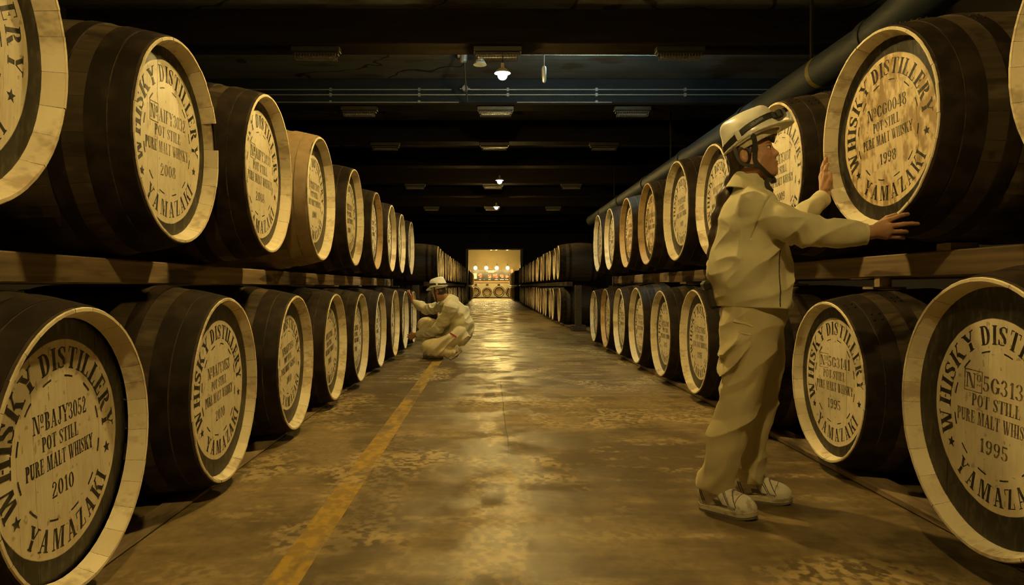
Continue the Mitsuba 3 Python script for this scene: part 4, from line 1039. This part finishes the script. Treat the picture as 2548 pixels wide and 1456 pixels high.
def shoe(who, heel, toe, h=.003, lift=0.0, pitch=0.0):
    """A white work shoe with two hook-and-loop straps; heel and toe are the ends of the sole on the floor."""
    heel, toe = np.asarray(heel, float), np.asarray(toe, float)
    L = np.linalg.norm(toe - heel)
    yaw = math.degrees(math.atan2(toe[1] - heel[1], toe[0] - heel[0]))
    F = place_frame(heel, yaw, math.degrees(math.asin((toe[2] - heel[2]) / L)))
    s = L / .27
    def upper(q):
        q = q / s * A_(1, 1, 1 / 1.14)
        d = smin(ell3(q, (.050, 0, .058), (.046, .036, .052)), cap(q, (.07, 0, .080), (.19, 0, .048), .040, .035), .02)
        d = smin(d, ell3(q, (.205, 0, .040), (.060, .046, .040)), .02)
        d = smin(d, cap(q, (.05, 0, .085), (.045, 0, .104), .037, .036), .01)
        d = smax(d, -cap(q, (.055, 0, .10), (.045, 0, .2), .029, .031), .004)
        return smax(d, .020 - q[:, 2], .004) * s
    lo, hi = A_(-.02, -.08, -.01), A_(.31, .08, .16)
    k = sdf_part('shoe', upper, lo, hi, h, 'shoe_white', who, 'white work shoe', F=F)
    out = unary_union([Point(.05, 0).buffer(.044), Point(.205, 0).buffer(.054), Polygon([(.05, .044), (.20, .054), (.20, -.054), (.05, -.044)]), affinity.scale(Point(.225, 0).buffer(.045), 1.05, 1)])
    ms = []
    for (z0, z1, g) in ((.0, .010, -.0065), (.010, .027, -.004)):
        m = trimesh.creation.extrude_polygon(out.buffer(g), z1 - z0, engine='earcut'); m.apply_translation([0, 0, z0]); ms.append(m)
    for m in ms:
        v = m.vertices.copy() * s
        v[:, 2] += .012 * np.clip((v[:, 0] / s - .20) / .07, 0, 1) ** 2 + .004 * np.clip((.03 - v[:, 0] / s) / .03, 0, 1)
        m.vertices = to_world_pts(v, F)
    put('sole', mikit.ply(ms[0], 'shoe_grey'), k); put('midsole', mikit.ply(ms[1], 'shoe_sole'), k)
    def strip(x0, slope, w, off):
        return lambda q: np.maximum(np.maximum(upper(q) - off, -upper(q) - .004), np.maximum(np.abs(q[:, 0] / s - x0 - slope * (q[:, 2] / s - .08)) - w, .045 - q[:, 2] / s))
    for x0 in (.128, .166):
        sdf_part('strap', strip(x0, -.55, .0130, .0055), lo, hi, h * .8, 'shoe_white', k, F=F)
        for e in (-.0150, .0150): sdf_part('strap_edge', strip(x0 + e, -.55, .0020, .0030), lo, hi, h * .7, 'shoe_grey', k, F=F)
    sdf_part('toe_seam', lambda q: np.maximum(np.maximum(upper(q) - .0014, -upper(q) - .004), np.maximum(np.abs(q[:, 0] / s - .205 + 6 * (q[:, 1] / s) ** 2) - .0016, .035 - q[:, 2] / s)), lo, hi, h * .7, 'shoe_grey', k, F=F)
    sdf_part('side_panel', lambda q: np.maximum(np.maximum(upper(q) - .0016, -upper(q) - .004), np.maximum(np.abs(q[:, 0] / s - .122 + .3 * (q[:, 2] / s - .05)) - .032, np.abs(q[:, 2] / s - .050) - .012)), lo, hi, h * .8, 'shoe_grey', k, 'grey mesh side panel', F=F)
    for x0 in (.030, .040):
        sdf_part('heel_stripe', lambda q, x0=x0: np.maximum(np.maximum(upper(q) - .0018, -upper(q) - .004), np.maximum(np.abs(q[:, 0] / s - x0 - .35 * (.08 - q[:, 2] / s)) - .0028, np.abs(q[:, 2] / s - .060) - .03)), lo, hi, h * .7, 'shoe_grey', k, F=F)
    return k

SKIN = (.43, .235, .135)
# ---- the woman at the right
W = thing('person', 'person in khaki work clothes and white hard hat standing with both hands on a cask', 'person')
HF = place_frame((1.106, 3.145, 1.503), -25, 14)
HELM = place_frame((1.113, 3.145, 1.577), -23, 23)
neck0, neck1 = to_world_pts((-.025, 0, -.05), HF), A_(1.100, 3.145, 1.345)
w_wrist = P(2162, 579, 2.872)
w_kn = [P(2209, 549, 2.895), P(2214, 563, 2.872), P(2211, 577, 2.872), P(2204, 589, 2.882)]
w_tip = [P(2259, 533, 2.915), P(2284, 557, 2.905), P(2257, 577, 2.915), P(2249, 593, 2.92)]
w_bend = [A_(0, -.010, .004), A_(0, -.012, .003), A_(.010, -.012, 0), A_(.010, -.010, 0)]
w_thumb = [P(2181, 563, 2.90), P(2208, 543, 2.935), P(2228, 535, 2.95)]
f_wrist = P(2052, 487, 3.555)
f_kn = [P(2055, 437, 3.53), P(2049, 434, 3.555), P(2045, 436, 3.58), P(2043, 441, 3.60)]
f_tip = [P(2060, 408, 3.545), P(2056, 393, 3.575), P(2056, 395, 3.605), P(2056, 405, 3.63)]
f_bend = [A_(-.010, -.006, 0)] * 4
f_thumb = [P(2058, 468, 3.53), P(2066, 448, 3.515), P(2066, 430, 3.515)]
N_SH, N_EL = P(1873, 514, 2.98), P(2015, 574, 2.925)
F_SH, F_EL = P(1890, 508, 3.30), P(1962, 572, 3.42)
def w_body(p):
    d = local(p, HF[0], .21, lambda s: head_sdf(to_local(s, HF)))
    d = smin(d, cap(p, neck0, neck1, .049, .052), .025)
    d = smin(d, loft(p, [(.86, 1.125, 3.14, .10, .14), (1.05, 1.11, 3.14, .105, .145), (1.22, 1.10, 3.14, .085, .14), (1.33, 1.095, 3.145, .04, .07)]), .03)
    for a, b, c, r in ((N_SH + A_(.02, .05, -.02), N_EL, w_wrist, .030), (F_SH + A_(.02, -.03, -.02), F_EL, f_wrist, .030)):
        d = smin(d, chain(p, [(a, r), (b, r * .9), (c + unit(b - c) * .05, .028)], .02), .02)
    for a, b, c in ((A_(1.07, 3.07, .86), P(1838, 1000, 3.07), A_(.945, 3.148, .11)), (A_(1.15, 3.23, .86), P(1868, 1000, 3.28), A_(1.140, 3.312, .11))):
        d = smin(d, chain(p, [(a, .075), (b, .052), (c, .036)], .03), .03)
    d = smin(d, local(p, w_wrist + A_(.06, 0, 0), .22, lambda s: hand_sdf(s, w_wrist, w_kn, w_tip, w_bend, w_thumb)), .012)
    d = smin(d, local(p, f_wrist + A_(0, 0, .06), .22, lambda s: hand_sdf(s, f_wrist, f_kn, f_tip, f_bend, f_thumb)), .012)
    return d
sdf_part('body', w_body, (.85, 2.83, .05), (1.78, 3.70, 1.66), .0031, 'skin', W, color=lambda v: head_colors(to_local(v, HF), SKIN, (.40, .13, .085)))
eyes(W, HF, -1)

# jacket
JK = [(.80, 1.125, 3.14, .146, .190), (.862, 1.123, 3.14, .148, .190), (.92, 1.109, 3.14, .154, .195), (.98, 1.099, 3.14, .160, .195), (1.06, 1.10, 3.14, .155, .195), (1.15, 1.104, 3.14, .140, .195),
      (1.24, 1.1025, 3.14, .120, .195), (1.305, 1.102, 3.14, .098, .180), (1.345, 1.105, 3.14, .078, .125), (1.375, 1.103, 3.142, .066, .082), (1.42, 1.10, 3.145, .066, .070)]
S_N = [(P(1872, 516, 3.00), .066), (P(1945, 550, 2.95), .063), (P(2015, 575, 2.925), .057), (P(2085, 581, 2.895), .054), (P(2128, 583, 2.88), .043), (P(2154, 583, 2.872), .0375)]
S_F = [(P(1890, 514, 3.30), .066), (P(1925, 548, 3.36), .060), (P(1962, 573, 3.42), .056), (P(2010, 528, 3.49), .049), (P(2046, 494, 3.535), .0385)]
MF_N = frame(S_N[-1][0] - S_N[0][0]); MF_F = frame(S_F[-1][0] - S_F[2][0])
def sleeve(p, S, seed, amp=.012):
    d = chain(p, S, .03)
    ax = S[-1][0] - S[2][0]
    M = frame(ax)
    t = ((p - S[2][0]) @ unit(ax)) / np.linalg.norm(ax)
    fade = np.clip(1.15 - np.clip(t, 0, 1.2), .15, 1)
    d = d + fade * (folds(p, np.stack([unit(M[0] + .45 * M[2]), M[1], unit(M[2] - .45 * M[0])]), (3.2, 8, 9), amp * 1.3, seed) + folds(p, np.stack([unit(M[0] + .3 * M[2]), M[1], unit(M[2] - .3 * M[0])]), (12, 4, 4), amp * .8, seed + 3))
    return d
def cut_plane(p, o, n): return (p - o) @ unit(n)
def w_jacket(p):
    d = loft(p, JK, math.radians(0))
    up = np.clip((p[:, 2] - 1.30) / .06, 0, 1)
    low = np.clip((1.0 - p[:, 2]) / .2, 0, 1)
    fl = folds(p, [[.9, 0, -.43], [0, 1, 0], [.43, 0, .9]], (6.5, 5, 2.2), .020, 3) + folds(p, [[.80, 0, .6], [0, 1, 0], [-.6, 0, .80]], (2.5, 4, 8), .020, 5)
    d = d + fl * (1 - .8 * up) * (1 - .55 * low)
    # waist hem band gathers the cloth
    d = d + .004 * np.sin(p[:, 0] * 150 + p[:, 1] * 120) * np.clip((.90 - p[:, 2]) / .02, 0, 1) * .35
    s1 = smax(sleeve(p, S_N, 11, .013), cut_plane(p, S_N[-1][0], S_N[-1][0] - S_N[-2][0]), .004)
    s2 = smax(sleeve(p, S_F, 17), cut_plane(p, S_F[-1][0], S_F[-1][0] - S_F[-2][0]), .004)
    d = smin(smin(d, s1, .022), s2, .022)
    # armhole seam of the near sleeve
    m = np.abs(cut_plane(p, P(1893, 540, 2.97), A_(.75, -.35, -.35))) - .0025
    d = np.where((p[:, 1] < 3.05) & (p[:, 2] > 1.14), smax(d, -np.maximum(m, -d - .006), .003), d)
    d = smax(d, .862 - .030 * (p[:, 0] - 1.12) - p[:, 2], .004)
    # collar opening round the neck, wider in front
    d = smax(d, -cap(p, A_(1.125, 3.135, 1.385), to_world_pts((.02, 0, .02), HF), .050, .085), .004)
    for S in (S_N, S_F):
        ax = unit(S[-1][0] - S[-2][0])
        d = smax(d, -cap(p, S[-1][0] - ax * .025, S[-1][0] + ax * .1, S[-1][1] - .008), .003)
    return d
J = sdf_part('jacket', w_jacket, (.90, 2.80, .84), (1.66, 3.62, 1.46), .0042, 'khaki_cloth', W, 'khaki zip jacket')
# collar leaves, cuffs, piping
def w_collar(p):
    o = A_(1.100, 3.145, 1.372)
    ax = unit(A_(.22, -.07, 1))
    q = p - o
    h = q @ ax
    r = np.linalg.norm(q - h[:, None] * ax, axis=1)
    front = np.clip(((q @ unit(A_(.93, -.37, 0))) + .02) / .08, 0, 1)
    d = np.abs(r - (.082 - .35 * np.clip(h, -.03, .05) - .008 * front)) - .0045
    return smax(smax(d, h - (.052 - .050 * front), .003), -.020 - .050 * front - h, .003)
sdf_part('collar', w_collar, (.95, 2.98, 1.28), (1.28, 3.30, 1.46), .0028, 'khaki_cloth', J)
for S in (S_N, S_F):
    ax = unit(S[-1][0] - S[-2][0]); e = S[-1][0]
    sdf_part('cuff', lambda p, e=e, ax=ax, r=S[-1][1]: smax(np.abs(np.linalg.norm(p - e - ((p - e) @ ax)[:, None] * ax, axis=1) - r - .001) - .0035, np.abs((p - e) @ ax + .016) - .022, .003), e - .09, e + .09, .0026, 'khaki_cloth', J)
def on_cloth(fn, pts, off):
    """Points moved along the view of the depth axis onto the front of a distance field."""
    out = []
    for q in pts:
        y = np.linspace(q[1] - .35, q[1] + .1, 400)
        s = np.stack([np.full(400, q[0]), y, np.full(400, q[2])], 1)
        d = fn(s)
        i = int(np.argmax(d < 0)) if (d < 0).any() else int(np.argmin(d))
        out.append([q[0], y[i] - off, q[2]])
    return np.array(out)
zp = on_cloth(w_jacket, [[1.163 + .004 * math.sin(5 * t), 3.10, 1.095 - t * .226] for t in np.linspace(0, 1, 40)], .0005)
put('front_piping', mikit.ply(tube(zp, .0028, 6), 'black_webbing'), J, label='dark piping down the front')

# trousers
def X3(px, y): return (px - VPX) * y / FPX
NL = [(.055, X3(1781, 3.13), 3.13, .058, .064), (.12, X3(1783, 3.115), 3.115, .068, .070), (.225, X3(1795, 3.09), 3.09, .070, .074), (.34, X3(1811, 3.08), 3.08, .076, .078), (.445, X3(1834, 3.07), 3.07, .085, .085), (.55, X3(1850, 3.07), 3.07, .090, .090),
      (.66, X3(1858, 3.07), 3.07, .108, .098), (.78, X3(1868, 3.08), 3.08, .118, .10), (.90, X3(1876, 3.09), 3.09, .115, .10)]
FL = [(.055, X3(1863, 3.28), 3.28, .062, .068), (.14, X3(1863, 3.28), 3.28, .070, .072), (.22, X3(1857, 3.28), 3.28, .073, .075), (.29, X3(1855, 3.28), 3.28, .080, .08), (.356, X3(1861, 3.28), 3.28, .093, .085), (.477, X3(1875, 3.27), 3.27, .103, .09),
      (.64, X3(1886, 3.26), 3.26, .108, .098), (.78, X3(1886, 3.24), 3.24, .112, .10), (.90, X3(1886, 3.22), 3.22, .11, .10)]
def w_trousers(p):
    low = np.clip((.75 - p[:, 2]) / .3, 0, 1)
    f1 = folds(p, [[.85, 0, .53], [0, 1, 0], [-.53, 0, .85]], (3, 4, 8), .016, 21) + folds(p, [[.96, 0, .28], [0, 1, 0], [-.28, 0, .96]], (8, 7, 1.6), .022, 25)
    knee = np.exp(-((p[:, 2] - .62) / .14) ** 2)
    back = folds(p, [[.6, 0, .8], [0, 1, 0], [-.8, 0, .6]], (3.5, 3, 13), .030, 29) * knee * np.clip((1.10 - p[:, 0]) / .1, 0, 1)
    cuff = folds(p, [[.5, 0, .85], [0, 1, 0], [-.85, 0, .5]], (4, 4, 12), .016, 33) * np.clip((.27 - p[:, 2]) / .1, 0, 1)
    a = loft(p, NL) + f1 * (.45 + .55 * low) + back + cuff
    b = loft(p, FL) + f1 * (.45 + .55 * low) + cuff
    a = smax(a, .080 + .30 * (X3(1786, 3.1) - p[:, 0]) - p[:, 2], .004)
    b = smax(b, .086 - p[:, 2], .004)
    hip = loft(p, [(.72, 1.10, 3.16, .085, .12), (.80, 1.115, 3.155, .122, .165), (.90, 1.118, 3.15, .128, .17), (1.0, 1.115, 3.15, .12, .16)]) + f1 * .4
    d = smin(smin(a, b, .012), hip, .05)
    for (z, x, y, rx, ry) in (NL[0], FL[0]):
        d = smax(d, -cap(p, A_(x, y, z - .1), A_(x, y, z + .035), rx - .022), .004)
    return smax(d, p[:, 2] - .985, .004)
TR = sdf_part('trousers', w_trousers, (.80, 2.92, .04), (1.34, 3.44, 1.0), .0042, 'tan_cloth', W, 'tan work trousers')
# hip pocket flap on the near side
pk = on_cloth(w_trousers, [P(px, py, 3.0) for px, py in ((1829, 799), (1843, 802), (1857, 806), (1869, 812))], .001)
put('pocket_welt', mikit.ply(ribbon(spline(pk, 12), .010, .004, (0, -1, .2)), 'tan_cloth'), TR)
pk = on_cloth(w_trousers, [P(px, py, 3.0) for px, py in ((1838, 826), (1850, 829), (1866, 832))], .001)
put('pocket_welt', mikit.ply(ribbon(spline(pk, 12), .008, .004, (0, -1, .2)), 'tan_cloth'), TR)
shoe(W, A_(.895, 3.190, .001), A_(1.085, 3.000, .001))
shoe(W, A_(1.092, 3.335, .001), A_(1.322, 3.225, .001))

for a, b in ((A_(.945, 3.142, .17), A_(.934, 3.152, .10)), (A_(1.142, 3.308, .17), A_(1.138, 3.312, .10))):
    sdf_part('sock', lambda p, a=a, b=b: cap(p, a, b, .041, .034), np.minimum(a, b) - .07, np.maximum(a, b) + .07, .004, 'black_webbing', W, 'dark sock')
# hair, hat and straps
def w_hair(p):
    q = to_local(p, HF)
    d = ell3(q, (-.018, 0, .008), (.080, .080, .084))
    d = smax(d, q[:, 0] - .012 - .35 * np.clip(q[:, 2], -.05, .1), .01)
    d = smax(d, -ell3(q, (-.018, -.085, -.006), (.020, .025, .030)), .006)
    for s in (-1, 1):
        d = smin(d, chain(q, [(A_(.035, s * .068, .05), .012), (A_(.030, s * .070, .010), .009), (A_(.022, s * .070, -.030), .005)], .01), .01)
    d = smin(d, chain(q, [(A_(.085, -.045, .055), .013), (A_(.098, -.012, .050), .013), (A_(.092, .03, .055), .013)], .02), .01)
    d = smin(d, chain(q, [(A_(.097, -.006, .048), .010), (A_(.101, -.002, .030), .006)], .02), .01)
    tail = chain(p, [(P(1848, 418, 3.16), .040), (P(1828, 450, 3.19), .034), (P(1806, 490, 3.19), .032), (P(1792, 540, 3.19), .030), (P(1781, 590, 3.19), .027), (P(1774, 632, 3.19), .020), (P(1768, 662, 3.19), .007)], .03)
    d = smin(d, tail, .025)
    return d + folds(p, frame(A_(.25, 0, 1)), (9, 80, 80), .007, 41, 2, False)
sdf_part('hair', w_hair, (.86, 2.98, .98), (1.26, 3.34, 1.64), .0034, 'dark_hair', W, 'dark hair tied in a long ponytail')
HH = hard_hat(W, HELM, .0030, True, True)
sk = [to_world_pts(v, HELM) for v in ((-.000, -.102, -.004), (.002, -.097, -.04))] + [to_world_pts(v, HF) for v in ((.020, -.0765, -.025), (.026, -.070, -.060), (.045, -.054, -.095), (.060, -.030, -.118), (.066, 0, -.123), (.060, .030, -.118))]
put('chin_strap', mikit.ply(ribbon(spline(sk, 40), .018, .0025, unit(to_world_pts((0, -1, -.25), HF) - HF[0])), 'black_webbing'), HH, label='black chin strap')
sk = [to_world_pts((-.075, -.075, -.006), HELM)] + [to_world_pts(v, HF) for v in ((-.035, -.086, -.030), (-.002, -.083, -.055), (.026, -.070, -.070))]
put('chin_strap', mikit.ply(ribbon(spline(sk, 24), .014, .0025, unit(to_world_pts((0, -1, 0), HF) - HF[0])), 'black_webbing'), HH)
m = bx(-.012, .012, -.016, .016, -.010, .012, .004); m.vertices = to_world_pts(m.vertices + A_(.062, -.008, -.130), HF)
put('buckle', mikit.ply(m, 'black_plastic'), HH)
# loose dark strap end at the throat
sk = [to_world_pts((.060, -.02, -.125), HF), P(1908, 455, 3.04), P(1915, 470, 3.03), P(1923, 478, 3.035)]
put('strap_end', mikit.ply(ribbon(spline(sk, 16), .020, .003, (0, -1, .1)), 'black_webbing'), HH)
# pouch and tool on the belt behind her
k = put('belt_pouch', mikit.ply(bx(-.035, .035, -.03, .03, -.06, .06, .012), 'black_webbing'), W, label='black tool pouch hanging at the back of the belt', to_world=T().translate([.965, 3.20, .915]).rotate([0, 1, 0], -12))
put('flap', mikit.ply(bx(-.039, .038, -.034, .034, .02, .066, .012), 'black_plastic'), k, to_world=T().translate([.965, 3.20, .915]).rotate([0, 1, 0], -12))
put('strap', mikit.ply(ribbon(spline([A_(.965, 3.185, .86), A_(.985, 3.18, .80), A_(.995, 3.18, .70), A_(.985, 3.18, .60)], 16), .016, .004, (-.4, -1, 0)), 'black_webbing'), k)

# ---- the man crouching at the left
M_ = thing('person', 'person in khaki work clothes and white hard hat crouching by the lower left casks', 'person')
mh = .0055
MZ = 9.62
MF = place_frame(P(1092, 726, MZ), 152, -22)
MH = place_frame(P(1090.5, 713, MZ), 152, -14)
m_nsh, m_fsh = P(1122, 768, 9.50), P(1100, 762, 9.86)
m_nel, m_fel = P(1088, 822, 9.62), P(1062, 770, 10.10)
m_nwr, m_fwr = P(1037, 833, 9.92), P(1030, 752, 10.20)
n_dir, f_dir = unit(P(1000, 846, 10.08) - m_nwr), unit(P(1014, 729, 10.24) - m_fwr)
def m_hand(w, d, upv, L=.185, curl=.02):
    """Knuckles, tips, bends and thumb of a hand at wrist w pointing along d; upv: towards the thumb."""
    b = unit(np.cross(d, upv)); t = unit(np.cross(b, d))
    kn = [w + d * L * (.50, .52, .49, .45)[k] + t * (.030, .010, -.010, -.028)[k] for k in range(4)]
    tp = [kn[k] + d * L * (.42, .47, .43, .34)[k] + t * (.014, .004, -.006, -.014)[k] + b * curl for k in range(4)]
    bend = [-b * curl * .7] * 4
    th = [w + d * L * .2 + t * .022, w + d * L * .42 + t * .052 + b * .01, w + d * L * .62 + t * .060 + b * .02]
    return kn, tp, bend, th
NHD, FHD = m_hand(m_nwr, n_dir, A_(0, 0, 1), .20, .03), m_hand(m_fwr, f_dir, A_(.7, -.7, .2), .19, .015)
m_hipn, m_hipf = P(1148, 838, 9.48), P(1138, 832, 9.74)
m_kn, m_kf = P(1068, 866, 9.46), P(1056, 806, 9.94)
m_an, m_af = P(1134, 882, 9.42), P(1078, 880, 9.78)
spine = [(P(1146, 832, 9.60), .115), (P(1150, 808, 9.62), .125), (P(1138, 778, 9.66), .125), (P(1122, 756, 9.68), .105)]
def m_body(p):
    d = smin(local(p, MF[0], .22, lambda s: head_sdf(to_local(s, MF), False)), cap(p, to_world_pts((-.025, 0, -.05), MF), P(1112, 752, 9.68), .055, .06), .025)
    d = smin(d, chain(p, [(c, r * .7) for c, r in spine], .03), .03)
    for a, b, c in ((m_nsh, m_nel, m_nwr), (m_fsh, m_fel, m_fwr)):
        d = smin(d, chain(p, [(a, .045), (b, .04), (c - unit(c - b) * .03, .028)], .02), .02)
    for a, b, c in ((m_hipn, m_kn, m_an), (m_hipf, m_kf, m_af)):
        d = smin(d, chain(p, [(a, .075), (b, .05), (c, .038)], .02), .02)
    d = smin(d, local(p, m_nwr + n_dir * .06, .24, lambda s: hand_sdf(s, m_nwr, *NHD, rf=.0098, rp=.013, wr=.029)), .012)
    return smin(d, local(p, m_fwr + f_dir * .06, .24, lambda s: hand_sdf(s, m_fwr, *FHD, rf=.0098, rp=.013, wr=.029)), .012)
sdf_part('body', m_body, (-1.30, 9.2, .02), (-.20, 10.5, 1.10), .0045, 'skin', M_, color=lambda v: head_colors(to_local(v, MF), (.36, .19, .105), (.34, .13, .09)))
eyes(M_, MF)
MS_N = [(m_nsh, .085), ((m_nsh + m_nel) / 2, .076), (m_nel, .068), ((m_nel + m_nwr) / 2, .064), (m_nwr + (m_nel - m_nwr) * .08, .048)]
MS_F = [(m_fsh, .082), ((m_fsh + m_fel) / 2, .072), (m_fel, .066), ((m_fel + m_fwr) / 2, .060), (m_fwr + (m_fel - m_fwr) * .08, .047)]
def m_jacket(p):
    d = chain(p, [(c, r + .02) for c, r in spine], .04)
    d = smin(d, chain(p, [(m_nsh, .085), (P(1112, 757, 9.68), .085), (m_fsh, .085)], .04), .05)
    d = d + folds(p, [[.7, 0, .7], [0, 1, 0], [-.7, 0, .7]], (3, 4, 9), .026, 51) + folds(p, [[.8, 0, -.6], [0, 1, 0], [.6, 0, .8]], (8, 6, 3), .020, 53)
    d = smax(d, cut_plane(p, P(1148, 842, 9.60), A_(-.25, 0, -1)), .008)
    for S, sd in ((MS_N, 57), (MS_F, 59)):
        d = smin(d, smax(sleeve(p, S, sd, .017), cut_plane(p, S[-1][0], S[-1][0] - S[-2][0]), .004), .04)
    return smax(d, -cap(p, P(1110, 748, 9.68), to_world_pts((0, 0, .03), MF), .06, .085), .006)
MJ = sdf_part('jacket', m_jacket, (-1.25, 9.2, .22), (-.20, 10.4, .92), mh, 'khaki_cloth', M_, 'khaki work jacket')
def m_collar(p):
    o = P(1111, 748, 9.68); ax = unit(to_world_pts((0, 0, 0), MF) - o); q = p - o; h = q @ ax
    r = np.linalg.norm(q - h[:, None] * ax, axis=1)
    return smax(np.abs(r - .085 + .25 * np.clip(h, -.02, .06)) - .006, np.abs(h - .012) - .034, .004)
sdf_part('collar', m_collar, P(1111, 748, 9.68) - .14, P(1111, 748, 9.68) + .14, .0042, 'khaki_cloth', MJ)
def m_trousers(p):
    d = None
    for a, b, c, s in ((m_hipn, m_kn, m_an, 61), (m_hipf, m_kf, m_af, 63)):
        e = smin(cap(p, a, b, .108, .088), smax(cap(p, b, c, .088, .074), cut_plane(p, c, c - b), .006), .03)
        d = e if d is None else smin(d, e, .012)
    d = smin(d, ell3(p, (m_hipn + m_hipf) / 2 + A_(0, 0, .02), (.15, .19, .12)), .04)
    return smax(d + folds(p, [[.7, 0, .7], [0, 1, 0], [-.7, 0, .7]], (3, 4, 11), .024, 65), .03 - p[:, 2], .006)
MT = sdf_part('trousers', m_trousers, (-1.1, 9.2, .0), (-.20, 10.2, .62), mh, 'tan_cloth', M_, 'tan work trousers')
b0, b1, b2 = P(1120, 830, 9.38), P(1127, 834, 9.36), P(1135, 839, 9.36)
put('belt', mikit.ply(ribbon(on_cloth(lambda s: np.minimum(m_trousers(s), m_jacket(s)), spline([b0, b1, b2], 16), .004), .022, .006, (0, -1, .2)), 'red_cloth'), MT, label='red belt showing below the jacket')
pt = on_cloth(m_jacket, [P(px, 826, 9.45) for px in (1136, 1140, 1144)], .003)
put('patch', mikit.ply(ribbon(pt, .05, .004, (0, -1, .2)), 'helmet_white'), MJ, label='small white badge near the jacket hem')
shoe(M_, P(1152, 872, 9.42), A_(P(1124, 898, 9.40)[0] - .02, 9.40, .004), h=.004)
shoe(M_, A_(P(1105, 890, 9.76)[0], 9.72, .001), A_(P(1052, 890, 9.80)[0], 9.86, .001), h=.004)
def m_hair(p):
    q = to_local(p, MF)
    d = ell3(q, (-.018, 0, -.008), (.080, .080, .083))
    d = smax(d, q[:, 0] - .005 - .4 * np.clip(q[:, 2], -.05, .1), .01)
    d = smax(d, -ell3(q, (-.018, .085, -.008), (.022, .025, .032)), .006)
    return smax(d, -.078 - q[:, 2], .01) + folds(p, np.eye(3), (60, 60, 20), .006, 71, 2, False)
sdf_part('hair', m_hair, P(1092, 726, MZ) - .16, P(1092, 726, MZ) + .16, .0042, 'dark_hair', M_, 'short dark hair')
MHH = hard_hat(M_, MH, .0036, True, False)
sk = [to_world_pts((-.000, .100, -.004), MH)] + [to_world_pts(v, MF) for v in ((.012, .088, -.012), (.020, .0775, -.045), (.045, .056, -.095), (.062, .028, -.118), (.068, 0, -.124))]
put('chin_strap', mikit.ply(ribbon(spline(sk, 30), .017, .003, unit(to_world_pts((0, 1, -.25), MF) - MF[0])), 'black_webbing'), MHH, label='black chin strap')
